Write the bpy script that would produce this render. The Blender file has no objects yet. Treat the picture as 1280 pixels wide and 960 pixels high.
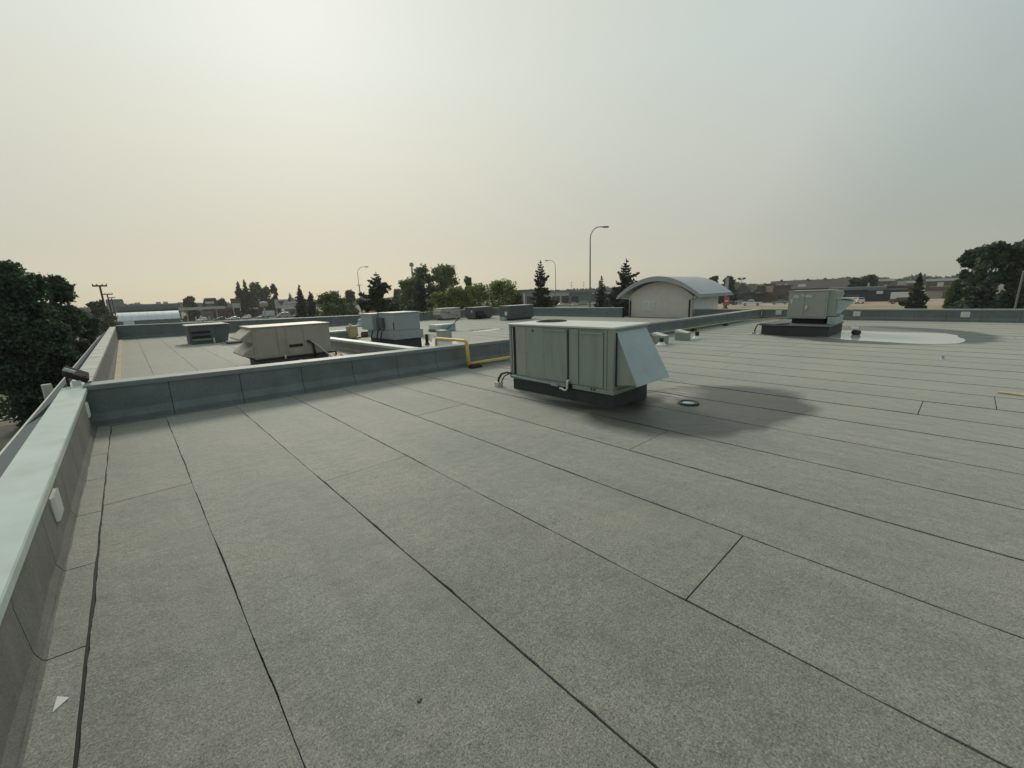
import bpy, bmesh, math, random
from mathutils import Vector, Matrix, noise as mnoise
import numpy as np

R = math.radians
random.seed(7); np.random.seed(7)
S = bpy.context.scene
COL = S.collection

# ------------------------------------------------------------------ camera
cd = bpy.data.cameras.new('camera'); cam = bpy.data.objects.new('camera', cd); COL.objects.link(cam)
PITCH, ROLL, YAW = .21367, -.036936, .739608
fw = Vector((math.sin(YAW)*math.cos(PITCH), math.cos(YAW)*math.cos(PITCH), -math.sin(PITCH)))
r0 = Vector((math.cos(YAW), -math.sin(YAW), 0)); u0 = r0.cross(fw)
rt = math.cos(ROLL)*r0 + math.sin(ROLL)*u0; up = rt.cross(fw)
M = Matrix((rt, up, -fw)).transposed().to_4x4(); M.translation = (0, 0, 1.75)
cam.matrix_world = M
cd.sensor_width = 36; cd.lens = 516.95/1280*36; cd.clip_start = .05; cd.clip_end = 5000
S.camera = cam
S.view_settings.view_transform = 'Standard'; S.view_settings.look = 'None'
S.view_settings.exposure = 0; S.view_settings.gamma = 1; S.view_settings.use_curve_mapping = False

# ------------------------------------------------------------------ sky and sun (smoky summer day)
SUN_EL, SUN_AZ = R(33), R(18.6)
sun_dir = Vector((math.sin(SUN_AZ)*math.cos(SUN_EL), math.cos(SUN_AZ)*math.cos(SUN_EL), math.sin(SUN_EL)))
W = bpy.data.worlds.new('World'); S.world = W; W.use_nodes = True
nt = W.node_tree; nt.nodes.clear()
def N(tree, typ, **k):
    n = tree.nodes.new(typ)
    for a, b in k.items(): setattr(n, a, b)
    return n
def s2l(r, g, b):
    f = lambda c: (c/255/12.92) if c/255 <= .04045 else ((c/255+.055)/1.055)**2.4
    return (f(r), f(g), f(b), 1)
out = N(nt, 'ShaderNodeOutputWorld')
sky = N(nt, 'ShaderNodeTexSky', sky_type='NISHITA', sun_disc=False, sun_elevation=SUN_EL, sun_rotation=SUN_AZ)
sky.air_density = 1.0; sky.dust_density = 1.0; sky.ozone_density = 1.0; sky.altitude = 600
bg1 = N(nt, 'ShaderNodeBackground'); bg1.inputs[1].default_value = .05
nt.links.new(sky.outputs[0], bg1.inputs[0])
# the smoke layer: colour by angle from the sun, slightly warmer towards the horizon
tc = N(nt, 'ShaderNodeTexCoord')
dot = N(nt, 'ShaderNodeVectorMath', operation='DOT_PRODUCT'); dot.inputs[1].default_value = sun_dir
nrm = N(nt, 'ShaderNodeVectorMath', operation='NORMALIZE'); nt.links.new(tc.outputs['Generated'], nrm.inputs[0])
nt.links.new(nrm.outputs[0], dot.inputs[0])
clp = N(nt, 'ShaderNodeMath', operation='ARCCOSINE'); nt.links.new(dot.outputs['Value'], clp.inputs[0])
sc_ = N(nt, 'ShaderNodeMath', operation='DIVIDE'); nt.links.new(clp.outputs[0], sc_.inputs[0]); sc_.inputs[1].default_value = math.pi
ramp = N(nt, 'ShaderNodeValToRGB'); nt.links.new(sc_.outputs[0], ramp.inputs[0])
SKY_STOPS = [(0, (.99, 1.02, .92)), (10, (.97, 1.0, .87)), (23, (.92, .94, .79)), (40, (.80, .85, .75)), (54, (.75, .82, .765)), (65, (.58, .68, .66)), (85, (.50, .60, .59)), (180, (.45, .55, .55))]
cr = ramp.color_ramp
while len(cr.elements) < len(SKY_STOPS): cr.elements.new(.5)
for e, (d, c) in zip(cr.elements, SKY_STOPS): e.position = d/180; e.color = (*c, 1)
sep = N(nt, 'ShaderNodeSeparateXYZ'); nt.links.new(nrm.outputs[0], sep.inputs[0])
er = N(nt, 'ShaderNodeValToRGB'); nt.links.new(sep.outputs[2], er.inputs[0])
er.color_ramp.elements[0].position = .0; er.color_ramp.elements[0].color = (.845, .74, .635, 1)
er.color_ramp.elements[1].position = .42; er.color_ramp.elements[1].color = (1, 1, 1, 1)
for p_, c_ in ((.10, (.86, .75, .645)), (.28, (.97, .92, .85))): er.color_ramp.elements.new(p_).color = (*c_, 1)
mul = N(nt, 'ShaderNodeMixRGB', blend_type='MULTIPLY'); mul.inputs[0].default_value = 1
nt.links.new(ramp.outputs[0], mul.inputs[1]); nt.links.new(er.outputs[0], mul.inputs[2])
bg2 = N(nt, 'ShaderNodeBackground'); bg2.inputs[1].default_value = 1.0
nt.links.new(mul.outputs[0], bg2.inputs[0])
add = N(nt, 'ShaderNodeMixShader'); add.inputs[0].default_value = .7   # most of the clear sky is hidden by smoke
nt.links.new(bg1.outputs[0], add.inputs[1]); nt.links.new(bg2.outputs[0], add.inputs[2])
nt.links.new(add.outputs[0], out.inputs[0])
sl = bpy.data.lights.new('sun', 'SUN'); sl.energy = 1.7; sl.angle = R(14); sl.color = (1, .93, .8)
so = bpy.data.objects.new('sun', sl); COL.objects.link(so)
so.rotation_euler = (-sun_dir).to_track_quat('-Z', 'Y').to_euler(); so.location = (0, 0, 60)

G = -4.5           # street level; the roof surface is z = 0

# ------------------------------------------------------------------ helpers
WL = {}            # world location of every thing, so that parts can be written in world coordinates
class MB:
    def __init__(s): s.v = []; s.f = []
    def add(s, vs, fs):
        o = len(s.v); s.v += [tuple(p) for p in vs]; s.f += [tuple(i+o for i in f) for f in fs]; return s
    def hexa(s, p):   # 4 bottom + 4 top
        return s.add(p, [(3, 2, 1, 0), (4, 5, 6, 7), (0, 1, 5, 4), (1, 2, 6, 5), (2, 3, 7, 6), (3, 0, 4, 7)])
    def box(s, x0, x1, y0, y1, z0, z1):
        return s.hexa([(x0, y0, z0), (x1, y0, z0), (x1, y1, z0), (x0, y1, z0), (x0, y0, z1), (x1, y0, z1), (x1, y1, z1), (x0, y1, z1)])
    def obox(s, c, sx, sy, sz, rz=0, tilt=0):   # box standing on c
        m = Matrix.Translation(c) @ Matrix.Rotation(rz, 4, 'Z') @ Matrix.Rotation(tilt, 4, 'X')
        return s.hexa([m @ Vector(p) for p in [(-sx/2, -sy/2, 0), (sx/2, -sy/2, 0), (sx/2, sy/2, 0), (-sx/2, sy/2, 0), (-sx/2, -sy/2, sz), (sx/2, -sy/2, sz), (sx/2, sy/2, sz), (-sx/2, sy/2, sz)]])
    def loft(s, a, b):     # two rings with the same count, capped
        n = len(a)
        return s.add(list(a)+list(b), [tuple(range(n-1, -1, -1)), tuple(range(n, 2*n))] + [(i, (i+1) % n, n+(i+1) % n, n+i) for i in range(n)])
    def prism(s, poly, z0, z1): return s.loft([(x, y, z0) for x, y in poly], [(x, y, z1) for x, y in poly])
    def tube(s, pts, r, n=8, cap=True):
        pts = [Vector(p) for p in pts]; rr = r if isinstance(r, (list, tuple)) else [r]*len(pts)
        rings = []; prev = None
        for i, p in enumerate(pts):
            t = (pts[min(i+1, len(pts)-1)]-pts[max(i-1, 0)]).normalized()
            if prev is None: a = t.orthogonal().normalized()
            else:
                a = prev - t*prev.dot(t)
                a = a.normalized() if a.length > 1e-5 else t.orthogonal().normalized()
            prev = a; b = t.cross(a)
            rings.append([p+(a*math.cos(2*math.pi*k/n)+b*math.sin(2*math.pi*k/n))*rr[i] for k in range(n)])
        o = len(s.v)
        for ring in rings: s.v += [tuple(q) for q in ring]
        for i in range(len(rings)-1):
            for k in range(n):
                s.f.append((o+i*n+k, o+i*n+(k+1) % n, o+(i+1)*n+(k+1) % n, o+(i+1)*n+k))
        if cap: s.f.append(tuple(o+k for k in range(n-1, -1, -1))); s.f.append(tuple(o+(len(rings)-1)*n+k for k in range(n)))
        return s
    def lathe(s, x, y, prof, n=16):
        o = len(s.v)
        for r, z in prof: s.v += [(x+r*math.cos(2*math.pi*k/n), y+r*math.sin(2*math.pi*k/n), z) for k in range(n)]
        for i in range(len(prof)-1):
            for k in range(n): s.f.append((o+i*n+k, o+i*n+(k+1) % n, o+(i+1)*n+(k+1) % n, o+(i+1)*n+k))
        s.f.append(tuple(o+k for k in range(n-1, -1, -1))); s.f.append(tuple(o+(len(prof)-1)*n+k for k in range(n)))
        return s
    def build(s, name, mat, parent=None, smooth=False, bevel=0, norm=True, kind=None, local=False):
        me = bpy.data.meshes.new(name)
        off = WL.get(parent.name, Vector((0, 0, 0))) if (parent and not local) else Vector((0, 0, 0))
        me.from_pydata([(v[0]-off[0], v[1]-off[1], v[2]-off[2]) for v in s.v], [], s.f)
        if norm:
            b = bmesh.new(); b.from_mesh(me); bmesh.ops.recalc_face_normals(b, faces=b.faces); b.to_mesh(me); b.free()
        if smooth: me.polygons.foreach_set('use_smooth', [True]*len(me.polygons))
        me.materials.append(mat)
        o = bpy.data.objects.new(name, me); COL.objects.link(o)
        if parent: o.parent = parent; WL[o.name] = off
        else: WL[o.name] = Vector((0, 0, 0))
        if bevel:
            m = o.modifiers.new('bevel', 'BEVEL'); m.width = bevel; m.segments = 2; m.limit_method = 'ANGLE'
        if kind: o['kind'] = kind
        return o
def tag(o, label, cat, group=None):
    o['label'] = label; o['category'] = cat
    if group: o['group'] = group
    return o
def thing(name, label, cat, loc, group=None, rz=0):
    o = bpy.data.objects.new(name, None); o.empty_display_size = .3; COL.objects.link(o)
    o.location = loc; o.rotation_euler = (0, 0, rz); WL[o.name] = Vector(loc)
    return tag(o, label, cat, group)

# ------------------------------------------------------------------ materials
def mat(name, col, rough=.6, metal=0, var=.12, scale=6, bump=0, bscale=60, spec=.5, dirt=None, dscale=2.0, damt=.4, fine=None, fscale=300, stretch=None):
    m = bpy.data.materials.new(name); m.use_nodes = True; t = m.node_tree
    b = t.nodes['Principled BSDF']; L = t.links.new
    g = N(t, 'ShaderNodeNewGeometry')
    src = g.outputs['Position']
    if stretch:
        mp = N(t, 'ShaderNodeMapping'); mp.inputs['Scale'].default_value = stretch; L(src, mp.inputs[0]); src = mp.outputs[0]
    n = N(t, 'ShaderNodeTexNoise'); n.inputs['Scale'].default_value = scale; n.inputs['Detail'].default_value = 5; L(src, n.inputs['Vector'])
    r = N(t, 'ShaderNodeMapRange'); r.inputs[1].default_value = .25; r.inputs[2].default_value = .75; r.inputs[3].default_value = 1-var; r.inputs[4].default_value = 1+var
    L(n.outputs[0], r.inputs[0])
    mx = N(t, 'ShaderNodeVectorMath', operation='SCALE'); mx.inputs[0].default_value = col[:3]; L(r.outputs[0], mx.inputs['Scale'])
    c = mx.outputs[0]
    if dirt:
        n2 = N(t, 'ShaderNodeTexNoise'); n2.inputs['Scale'].default_value = dscale; n2.inputs['Detail'].default_value = 6; L(src, n2.inputs['Vector'])
        r2 = N(t, 'ShaderNodeMapRange'); r2.inputs[1].default_value = .48; r2.inputs[2].default_value = .7; r2.inputs[4].default_value = damt; L(n2.outputs[0], r2.inputs[0])
        k = N(t, 'ShaderNodeMixRGB'); L(r2.outputs[0], k.inputs[0]); L(c, k.inputs[1]); k.inputs[2].default_value = (*dirt, 1); c = k.outputs[0]
    if fine:
        n3 = N(t, 'ShaderNodeTexNoise'); n3.inputs['Scale'].default_value = fscale; n3.inputs['Detail'].default_value = 3; L(g.outputs['Position'], n3.inputs['Vector'])
        r3 = N(t, 'ShaderNodeMapRange'); r3.inputs[1].default_value = .3; r3.inputs[2].default_value = .7; r3.inputs[3].default_value = 1-fine; r3.inputs[4].default_value = 1+fine; L(n3.outputs[0], r3.inputs[0])
        k = N(t, 'ShaderNodeVectorMath', operation='SCALE'); L(c, k.inputs[0]); L(r3.outputs[0], k.inputs['Scale']); c = k.outputs[0]
    L(c, b.inputs['Base Color'])
    b.inputs['Roughness'].default_value = rough; b.inputs['Metallic'].default_value = metal; b.inputs['Specular IOR Level'].default_value = spec
    if bump:
        n4 = N(t, 'ShaderNodeTexNoise'); n4.inputs['Scale'].default_value = bscale; n4.inputs['Detail'].default_value = 4; L(g.outputs['Position'], n4.inputs['Vector'])
        bp = N(t, 'ShaderNodeBump'); bp.inputs['Strength'].default_value = bump; bp.inputs['Distance'].default_value = .02; L(n4.outputs[0], bp.inputs['Height']); L(bp.outputs[0], b.inputs['Normal'])
    return m
def leafmat(name, c1, c2, tr=.25):
    m = bpy.data.materials.new(name); m.use_nodes = True; t = m.node_tree; L = t.links.new
    b = t.nodes['Principled BSDF']; o = t.nodes['Material Output']
    g = N(t, 'ShaderNodeNewGeometry'); n = N(t, 'ShaderNodeTexNoise'); n.inputs['Scale'].default_value = 1.1; n.inputs['Detail'].default_value = 3
    L(g.outputs['Position'], n.inputs['Vector'])
    r = N(t, 'ShaderNodeValToRGB'); r.color_ramp.elements[0].position = .32; r.color_ramp.elements[1].position = .68
    r.color_ramp.elements[0].color = (*c1, 1); r.color_ramp.elements[1].color = (*c2, 1); L(n.outputs[0], r.inputs[0])
    rr = N(t, 'ShaderNodeMapRange'); rr.inputs[3].default_value = .65; rr.inputs[4].default_value = 1.35; L(g.outputs['Random Per Island'], rr.inputs[0])
    k = N(t, 'ShaderNodeVectorMath', operation='SCALE'); L(r.outputs[0], k.inputs[0]); L(rr.outputs[0], k.inputs['Scale'])
    L(k.outputs[0], b.inputs['Base Color']); b.inputs['Roughness'].default_value = .65; b.inputs['Specular IOR Level'].default_value = .25
    tl = N(t, 'ShaderNodeBsdfTranslucent'); L(k.outputs[0], tl.inputs[0])
    ms = N(t, 'ShaderNodeMixShader'); ms.inputs[0].default_value = tr; L(b.outputs[0], ms.inputs[1]); L(tl.outputs[0], ms.inputs[2]); L(ms.outputs[0], o.inputs[0])
    return m

def roofmat(name, stain_shade=True):
    m = bpy.data.materials.new(name); m.use_nodes = True; t = m.node_tree; L = t.links.new
    b = t.nodes['Principled BSDF']; g = N(t, 'ShaderNodeNewGeometry'); P = g.outputs['Position']
    def noise(sc, det=4, rough=.55, src=P):
        n = N(t, 'ShaderNodeTexNoise'); n.inputs['Scale'].default_value = sc; n.inputs['Detail'].default_value = det; n.inputs['Roughness'].default_value = rough
        L(src, n.inputs['Vector']); return n.outputs[0]
    def mrange(v, a, b_, c, d):
        r = N(t, 'ShaderNodeMapRange'); L(v, r.inputs[0])
        for i, x in enumerate((a, b_, c, d)): r.inputs[1+i].default_value = x
        return r.outputs[0]
    def scale(c, f):
        k = N(t, 'ShaderNodeVectorMath', operation='SCALE'); L(c, k.inputs[0]); L(f, k.inputs['Scale']); return k.outputs[0]
    # broad weathering: grey-green to tan
    rp = N(t, 'ShaderNodeValToRGB'); L(noise(.9, 6, .6), rp.inputs[0])
    rp.color_ramp.elements[0].position = .36; rp.color_ramp.elements[0].color = (.150, .162, .145, 1)
    rp.color_ramp.elements[1].position = .66; rp.color_ramp.elements[1].color = (.194, .192, .162, 1)
    c = rp.outputs[0]
    mp = N(t, 'ShaderNodeMapping'); mp.inputs['Scale'].default_value = (3.0, .5, 1); L(P, mp.inputs[0])
    c = scale(c, mrange(noise(1.3, 5, .6, mp.outputs[0]), .3, .7, .88, 1.1))       # along the rolls
    c = scale(c, mrange(noise(14, 5, .6), .3, .7, .90, 1.10))
    c = scale(c, mrange(noise(125, 3, .8), .30, .70, .30, 1.75))                     # mineral granules
    c = scale(c, mrange(noise(2.6, 8, .72), .56, .70, 1.0, .84))
    oi = N(t, 'ShaderNodeObjectInfo')
    c = scale(c, mrange(oi.outputs['Random'], 0, 1, .93, 1.07))
    vo = N(t, 'ShaderNodeTexVoronoi'); vo.inputs['Scale'].default_value = 150; L(P, vo.inputs['Vector'])
    fl = N(t, 'ShaderNodeSeparateColor'); L(vo.outputs['Color'], fl.inputs[0])
    k = N(t, 'ShaderNodeMixRGB'); L(mrange(fl.outputs[0], .92, .97, 0, .35), k.inputs[0]); L(c, k.inputs[1]); k.inputs[2].default_value = (.42, .40, .34, 1); c = k.outputs[0]
    k = N(t, 'ShaderNodeMixRGB'); L(mrange(fl.outputs[1], .88, .95, 0, .6), k.inputs[0]); L(c, k.inputs[1]); k.inputs[2].default_value = (.06, .065, .06, 1); c = k.outputs[0]
    rough = None
    if stain_shade:
        nz = N(t, 'ShaderNodeTexNoise'); nz.inputs['Scale'].default_value = 1.1; nz.inputs['Detail'].default_value = 4; L(P, nz.inputs['Vector'])
        sb = N(t, 'ShaderNodeVectorMath', operation='SUBTRACT'); L(nz.outputs['Color'], sb.inputs[0]); sb.inputs[1].default_value = (.5, .5, .5)
        ss = N(t, 'ShaderNodeVectorMath', operation='SCALE'); L(sb.outputs[0], ss.inputs[0]); ss.inputs['Scale'].default_value = .7
        ad = N(t, 'ShaderNodeVectorMath', operation='ADD'); L(P, ad.inputs[0]); L(ss.outputs[0], ad.inputs[1])
        def blob(cx, cy, rx, ry, rot, soft0, soft1):
            q = N(t, 'ShaderNodeMapping', vector_type='TEXTURE'); q.inputs['Location'].default_value = (cx, cy, 0); q.inputs['Rotation'].default_value = (0, 0, R(rot)); q.inputs['Scale'].default_value = (rx, ry, 1)
            L(ad.outputs[0], q.inputs[0])
            ln = N(t, 'ShaderNodeVectorMath', operation='LENGTH'); L(q.outputs[0], ln.inputs[0]); return mrange(ln.outputs['Value'], soft0, soft1, 1, 0)
        def mx(a, b_):
            q = N(t, 'ShaderNodeMath', operation='MAXIMUM'); L(a, q.inputs[0]); L(b_, q.inputs[1]); return q.outputs[0]
        # damp roof around the drain, drip stains and painted contact shade beside the big unit, tide marks by the far pond
        a = blob(6.15, 2.55, 1.95, 1.2, -18, .88, 1.03)
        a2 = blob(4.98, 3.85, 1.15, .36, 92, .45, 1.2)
        a3 = blob(18.5, 2.2, 3.25, 3.1, 0, .93, 1.02)
        wet_shade = mx(a, mx(a2, a3))
        dk = N(t, 'ShaderNodeMixRGB', blend_type='MULTIPLY'); L(wet_shade, dk.inputs[0]); L(c, dk.inputs[1]); dk.inputs[2].default_value = (.38, .385, .40, 1); c = dk.outputs[0]
        b5 = blob(6.55, 3.15, 1.1, .42, 8, .35, 1.1)        # sky's reflection in the water film, painted as a pale patch
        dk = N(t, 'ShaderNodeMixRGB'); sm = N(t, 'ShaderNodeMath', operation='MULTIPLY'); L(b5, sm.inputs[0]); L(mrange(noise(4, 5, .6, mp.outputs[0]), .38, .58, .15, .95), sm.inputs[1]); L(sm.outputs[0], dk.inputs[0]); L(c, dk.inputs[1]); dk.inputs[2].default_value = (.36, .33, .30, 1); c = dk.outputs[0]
        b4 = mx(blob(4.99, 3.62, .62, .15, 94, .35, 1.25), blob(5.72, 3.24, .62, .24, -4, .5, 1.2))  # brown-black marks plus painted shade at the unit's foot and under its hood
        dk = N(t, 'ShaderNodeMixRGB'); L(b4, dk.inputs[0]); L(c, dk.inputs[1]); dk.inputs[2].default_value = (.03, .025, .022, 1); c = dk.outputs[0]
        rough = mrange(wet_shade, 0, 1, .72, .5)
    L(c, b.inputs['Base Color'])
    if rough: L(rough, b.inputs['Roughness'])
    else: b.inputs['Roughness'].default_value = .72
    b.inputs['Specular IOR Level'].default_value = .5
    b.inputs['Sheen Roughness'].default_value = .4; b.inputs['Sheen Tint'].default_value = (.97, .94, .82, 1)
    if rough: L(mrange(wet_shade, 0, 1, .58, .05), b.inputs['Sheen Weight'])
    else: b.inputs['Sheen Weight'].default_value = .58
    # relief
    h1 = N(t, 'ShaderNodeMath', operation='MULTIPLY'); L(noise(75, 3, .7), h1.inputs[0]); h1.inputs[1].default_value = .12
    h2 = N(t, 'ShaderNodeMath', operation='MULTIPLY'); L(noise(5, 4, .5), h2.inputs[0]); h2.inputs[1].default_value = .9
    mw = N(t, 'ShaderNodeMapping'); mw.inputs['Scale'].default_value = (1.1, 7, 1); L(P, mw.inputs[0])
    h3 = N(t, 'ShaderNodeMath', operation='MULTIPLY'); L(mrange(noise(1.6, 3, .5, mw.outputs[0]), .60, .72, 0, 1), h3.inputs[0]); h3.inputs[1].default_value = .09      # wrinkles across the rolls
    h4 = N(t, 'ShaderNodeMath', operation='ADD'); L(h2.outputs[0], h4.inputs[0]); L(h3.outputs[0], h4.inputs[1]); h2 = h4
    h = N(t, 'ShaderNodeMath', operation='ADD'); L(h1.outputs[0], h.inputs[0]); L(h2.outputs[0], h.inputs[1])
    bp = N(t, 'ShaderNodeBump'); bp.inputs['Strength'].default_value = .55; bp.inputs['Distance'].default_value = .03
    L(h.outputs[0], bp.inputs['Height']); L(bp.outputs[0], b.inputs['Normal'])
    return m

def watermat():
    m = bpy.data.materials.new('standing_water'); m.use_nodes = True; t = m.node_tree; L = t.links.new
    b = t.nodes['Principled BSDF']
    b.inputs['Base Color'].default_value = (.50, .495, .47, 1); b.inputs['Roughness'].default_value = .02; b.inputs['IOR'].default_value = 2.6; b.inputs['Specular IOR Level'].default_value = .8
    g = N(t, 'ShaderNodeNewGeometry'); n = N(t, 'ShaderNodeTexNoise'); n.inputs['Scale'].default_value = 3; L(g.outputs['Position'], n.inputs['Vector'])
    bp = N(t, 'ShaderNodeBump'); bp.inputs['Strength'].default_value = .05; bp.inputs['Distance'].default_value = .01; L(n.outputs[0], bp.inputs['Height']); L(bp.outputs[0], b.inputs['Normal'])
    return m

MT = {}
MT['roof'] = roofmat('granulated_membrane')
MT['bitumen'] = mat('bitumen', (.010, .010, .010), .75, var=.3)
MT['flash'] = mat('membrane_flashing', (.158, .185, .184), .9, var=.16, scale=3, fine=.25, fscale=90, bump=.25, bscale=20, dirt=(.12, .12, .10), damt=.4)  # bluish dark cast of the shaded wall faces is mixed into this colour
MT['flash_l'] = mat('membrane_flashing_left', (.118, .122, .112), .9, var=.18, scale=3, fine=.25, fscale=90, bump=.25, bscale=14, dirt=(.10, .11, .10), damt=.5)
MT['flash_d'] = mat('divider_flashing', (.22, .22, .20), .9, var=.16, scale=3, fine=.2, fscale=90, bump=.2, bscale=20)
MT['coping_x'] = mat('bare_coping', (.20, .235, .24), .26, metal=.15, var=.08, scale=1.6, dirt=(.25, .27, .26), dscale=3.5, damt=.4, spec=.8)
MT['coping'] = mat('prefinished_coping', (.46, .54, .515), .36, var=.11, scale=1.6, dirt=(.33, .36, .32), dscale=3.5, damt=.45, bump=.16, bscale=2.2)
MT['coping_d'] = mat('coping_weathered', (.36, .37, .33), .55, var=.2, scale=5, dirt=(.2, .2, .18))
MT['fascia'] = mat('slate_fascia', (.115, .135, .15), .6, var=.06, bump=.03, bscale=4)
MT['wall'] = mat('block_wall', (.30, .28, .25), .85, var=.1)
MT['tan'] = mat('tan_strip', (.42, .37, .26), .8, var=.2, scale=9)
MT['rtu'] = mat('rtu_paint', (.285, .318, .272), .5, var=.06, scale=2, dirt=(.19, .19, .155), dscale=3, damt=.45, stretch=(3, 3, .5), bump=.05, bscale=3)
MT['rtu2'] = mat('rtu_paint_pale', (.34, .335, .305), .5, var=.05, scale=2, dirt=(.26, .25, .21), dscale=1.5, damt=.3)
MT['rtu_top'] = mat('rtu_lid', (.62, .62, .57), .42, var=.06, scale=2, dirt=(.3, .3, .26), damt=.3)  # paler than the cabinet: the sun's glance off the lid is in the colour
MT['galv'] = mat('galvanised', (.36, .43, .435), .45, metal=.25, var=.07, scale=4)
MT['curb'] = mat('curb_felt', (.045, .052, .052), .85, var=.2, fine=.2, fscale=80, bump=.1)
MT['dark'] = mat('dark_void', (.012, .013, .013), .8)
MT['black'] = mat('black_rubber', (.018, .018, .018), .55)
MT['white'] = mat('white_plastic', (.70, .70, .67), .45, var=.05)
MT['pale'] = mat('pale_metal', (.55, .55, .50), .5, var=.08)
MT['yellow'] = mat('yellow_pipe', (.66, .45, .10), .5, var=.15, scale=5)
MT['yellow_p'] = mat('faded_yellow_pipe', (.44, .37, .17), .6, var=.12, scale=5)
MT['wood'] = mat('wood_block', (.13, .06, .035), .8, var=.3)
MT['plank'] = mat('peach_plank', (.50, .36, .25), .75, var=.15)
MT['brown'] = mat('bronze_paint', (.045, .034, .030), .85, spec=.2)
MT['glassw'] = mat('lamp_glass', (.55, .58, .58), .15)
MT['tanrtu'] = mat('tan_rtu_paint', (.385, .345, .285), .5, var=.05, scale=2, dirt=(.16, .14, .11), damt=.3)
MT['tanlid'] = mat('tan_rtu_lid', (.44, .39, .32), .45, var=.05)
MT['grrtu'] = mat('dark_grey_rtu', (.09, .098, .10), .55, var=.08)
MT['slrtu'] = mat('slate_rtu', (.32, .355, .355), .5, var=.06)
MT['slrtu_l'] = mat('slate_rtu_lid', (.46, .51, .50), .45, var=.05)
MT['beige'] = mat('beige_paint', (.43, .40, .355), .55, var=.06)
MT['red'] = mat('red_panel', (.33, .10, .095), .6, var=.1)
MT['stucco'] = mat('beige_stucco', (.62, .565, .505), .9, var=.06, scale=3, fine=.06, fscale=60, bump=.1)
MT['stucco2'] = mat('stucco_bright_side', (.80, .83, .83), .9, var=.06, scale=3)  # reflected light on the tower's near side wall is painted into this stucco
MT['metalroof'] = mat('pale_metal_roof', (.36, .385, .40), .38, metal=.3, var=.05, scale=2)
MT['water'] = watermat()
MT['lens'] = mat('clear_glass', (.03, .04, .045), .08, spec=.8)

def grid_poly(poly, z, step=.25, wob=.0):   # polygon outline resampled, as a flat fan-filled sheet
    pts = []
    for i, p in enumerate(poly):
        q = poly[(i+1) % len(poly)]; d = math.hypot(q[0]-p[0], q[1]-p[1]); k = max(1, int(d/step))
        for j in range(k):
            t = j/k; x = p[0]+(q[0]-p[0])*t; y = p[1]+(q[1]-p[1])*t
            nv = mnoise.noise_vector(Vector((x*1.7, y*1.7, 3.1)))
            pts.append((x+wob*nv[0], y+wob*nv[1]))
    return pts

# ------------------------------------------------------------------ the building whose roof we stand on
bld = thing('commercial_building', 'low commercial building with flat grey membrane roof and low parapets, seen from its roof', 'building', (11.5, 12, G))
crossY = lambda x: 8.74-.055*x                    # front face of the wall that crosses the roof
foot = [(-.9, -8), (25.05, -8), (25.05, 29), (17, 29.0), (-.9, 33.5)]
deck = MB().prism(foot, -.35, -.009).build('roof_deck', MT['bitumen'], bld)
MB().prism([(-1.15, -7.9), (25.0, -7.9), (25.0, 28.9), (17, 28.9), (-1.15, 33.4)], G, -.36).build('wall', MT['wall'], bld)

def sheet(x0, x1, y0a, y0b, y1a, y1b, seed):
    """one length of roofing membrane: ragged edges, a few mm thick, lapped a little unevenly"""
    rng = random.Random(seed)
    n = max(2, int(max(y1a-y0a, y1b-y0b)/(.055 if x0 < 5 and y0a < 7 else .16))); top = []; lift = rng.choice((0, .0018))
    for i in range(n+1):
        t = i/n; ya = y0a+(y1a-y0a)*t; yb = y0b+(y1b-y0b)*t
        na = mnoise.noise(Vector((x0*3.1, ya*2.3, 1)))*.006+mnoise.noise(Vector((x0*3.1, ya*9, 4)))*.003+mnoise.noise(Vector((x0*3.1, ya*31, 7)))*.0022
        nb = mnoise.noise(Vector((x1*3.1, yb*2.3, 9)))*.004+mnoise.noise(Vector((x1*3.1, yb*11, 6)))*.002
        ga = (.0035 if x0 < 2.5 else .006 if x0 < 6 else .008)+max(0, mnoise.noise(Vector((x0*5, ya*1.3, 2))))*.010+max(0, mnoise.noise(Vector((x0*5, ya*6, 8)))-.25)*.012
        gb = .0035
        row = []
        for u in (0, .33, .67, 1):
            x = (x0+ga+na)*(1-u)+(x1-gb+nb)*u; y = ya*(1-u)+yb*u
            if i == 0: y += .006+mnoise.noise(Vector((x*9, y*3, 2)))*.003
            if i == n: y -= .004
            row.append((x, y, lift+.0035*(1-u)+.0016*mnoise.noise(Vector((x*1.3, y*1.1, 5)))))
        top += row
    m = MB(); k = 4; v = top+[(x, y, -.0085) for x, y, z in top]; o = len(top); f = []
    for i in range(n):
        for j in range(3): a = i*k+j; f.append((a, a+1, a+k+1, a+k))
        for j in (0, 3): a = i*k+j; f.append((a, a+k, o+a+k, o+a))
    for j in range(3): f.append((j, j+1, o+j+1, o+j)); a = n*k+j; f.append((a, a+1, o+a+1, o+a))
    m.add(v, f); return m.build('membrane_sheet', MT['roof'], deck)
edges = [-.438, .214, 1.168]+[-1.515+.898*k for k in range(4, 30)]; edges[-1] = 24.78
brk = {0: [5.1], 1: [-3.0], 2: [4.1], 3: [.87], 4: [5.44, -2.3], 5: [2.35, -5.0], 6: [4.95, -2.0], 7: [-3.2], 8: [-1.2], 9: [.25], 10: [-.46]}
sd = 0
for i in range(len(edges)-1):
    a, b = edges[i], edges[i+1]
    ys = sorted(brk.get(i, [])+([random.uniform(-4, -1), random.uniform(3, 6)] if i > 10 else []))
    st = [-7.9]+ys; en = ys+[None]
    for s_, e_ in zip(st, en):
        sd += 1
        if e_ is None: sheet(a, b, s_, s_, crossY(a)+.01, crossY(b)+.01, sd)
        else: sheet(a, b, s_, s_, e_, e_, sd)
backY = lambda x: 33.2-.265*(x+.6) if x < 17 else 28.54
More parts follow.
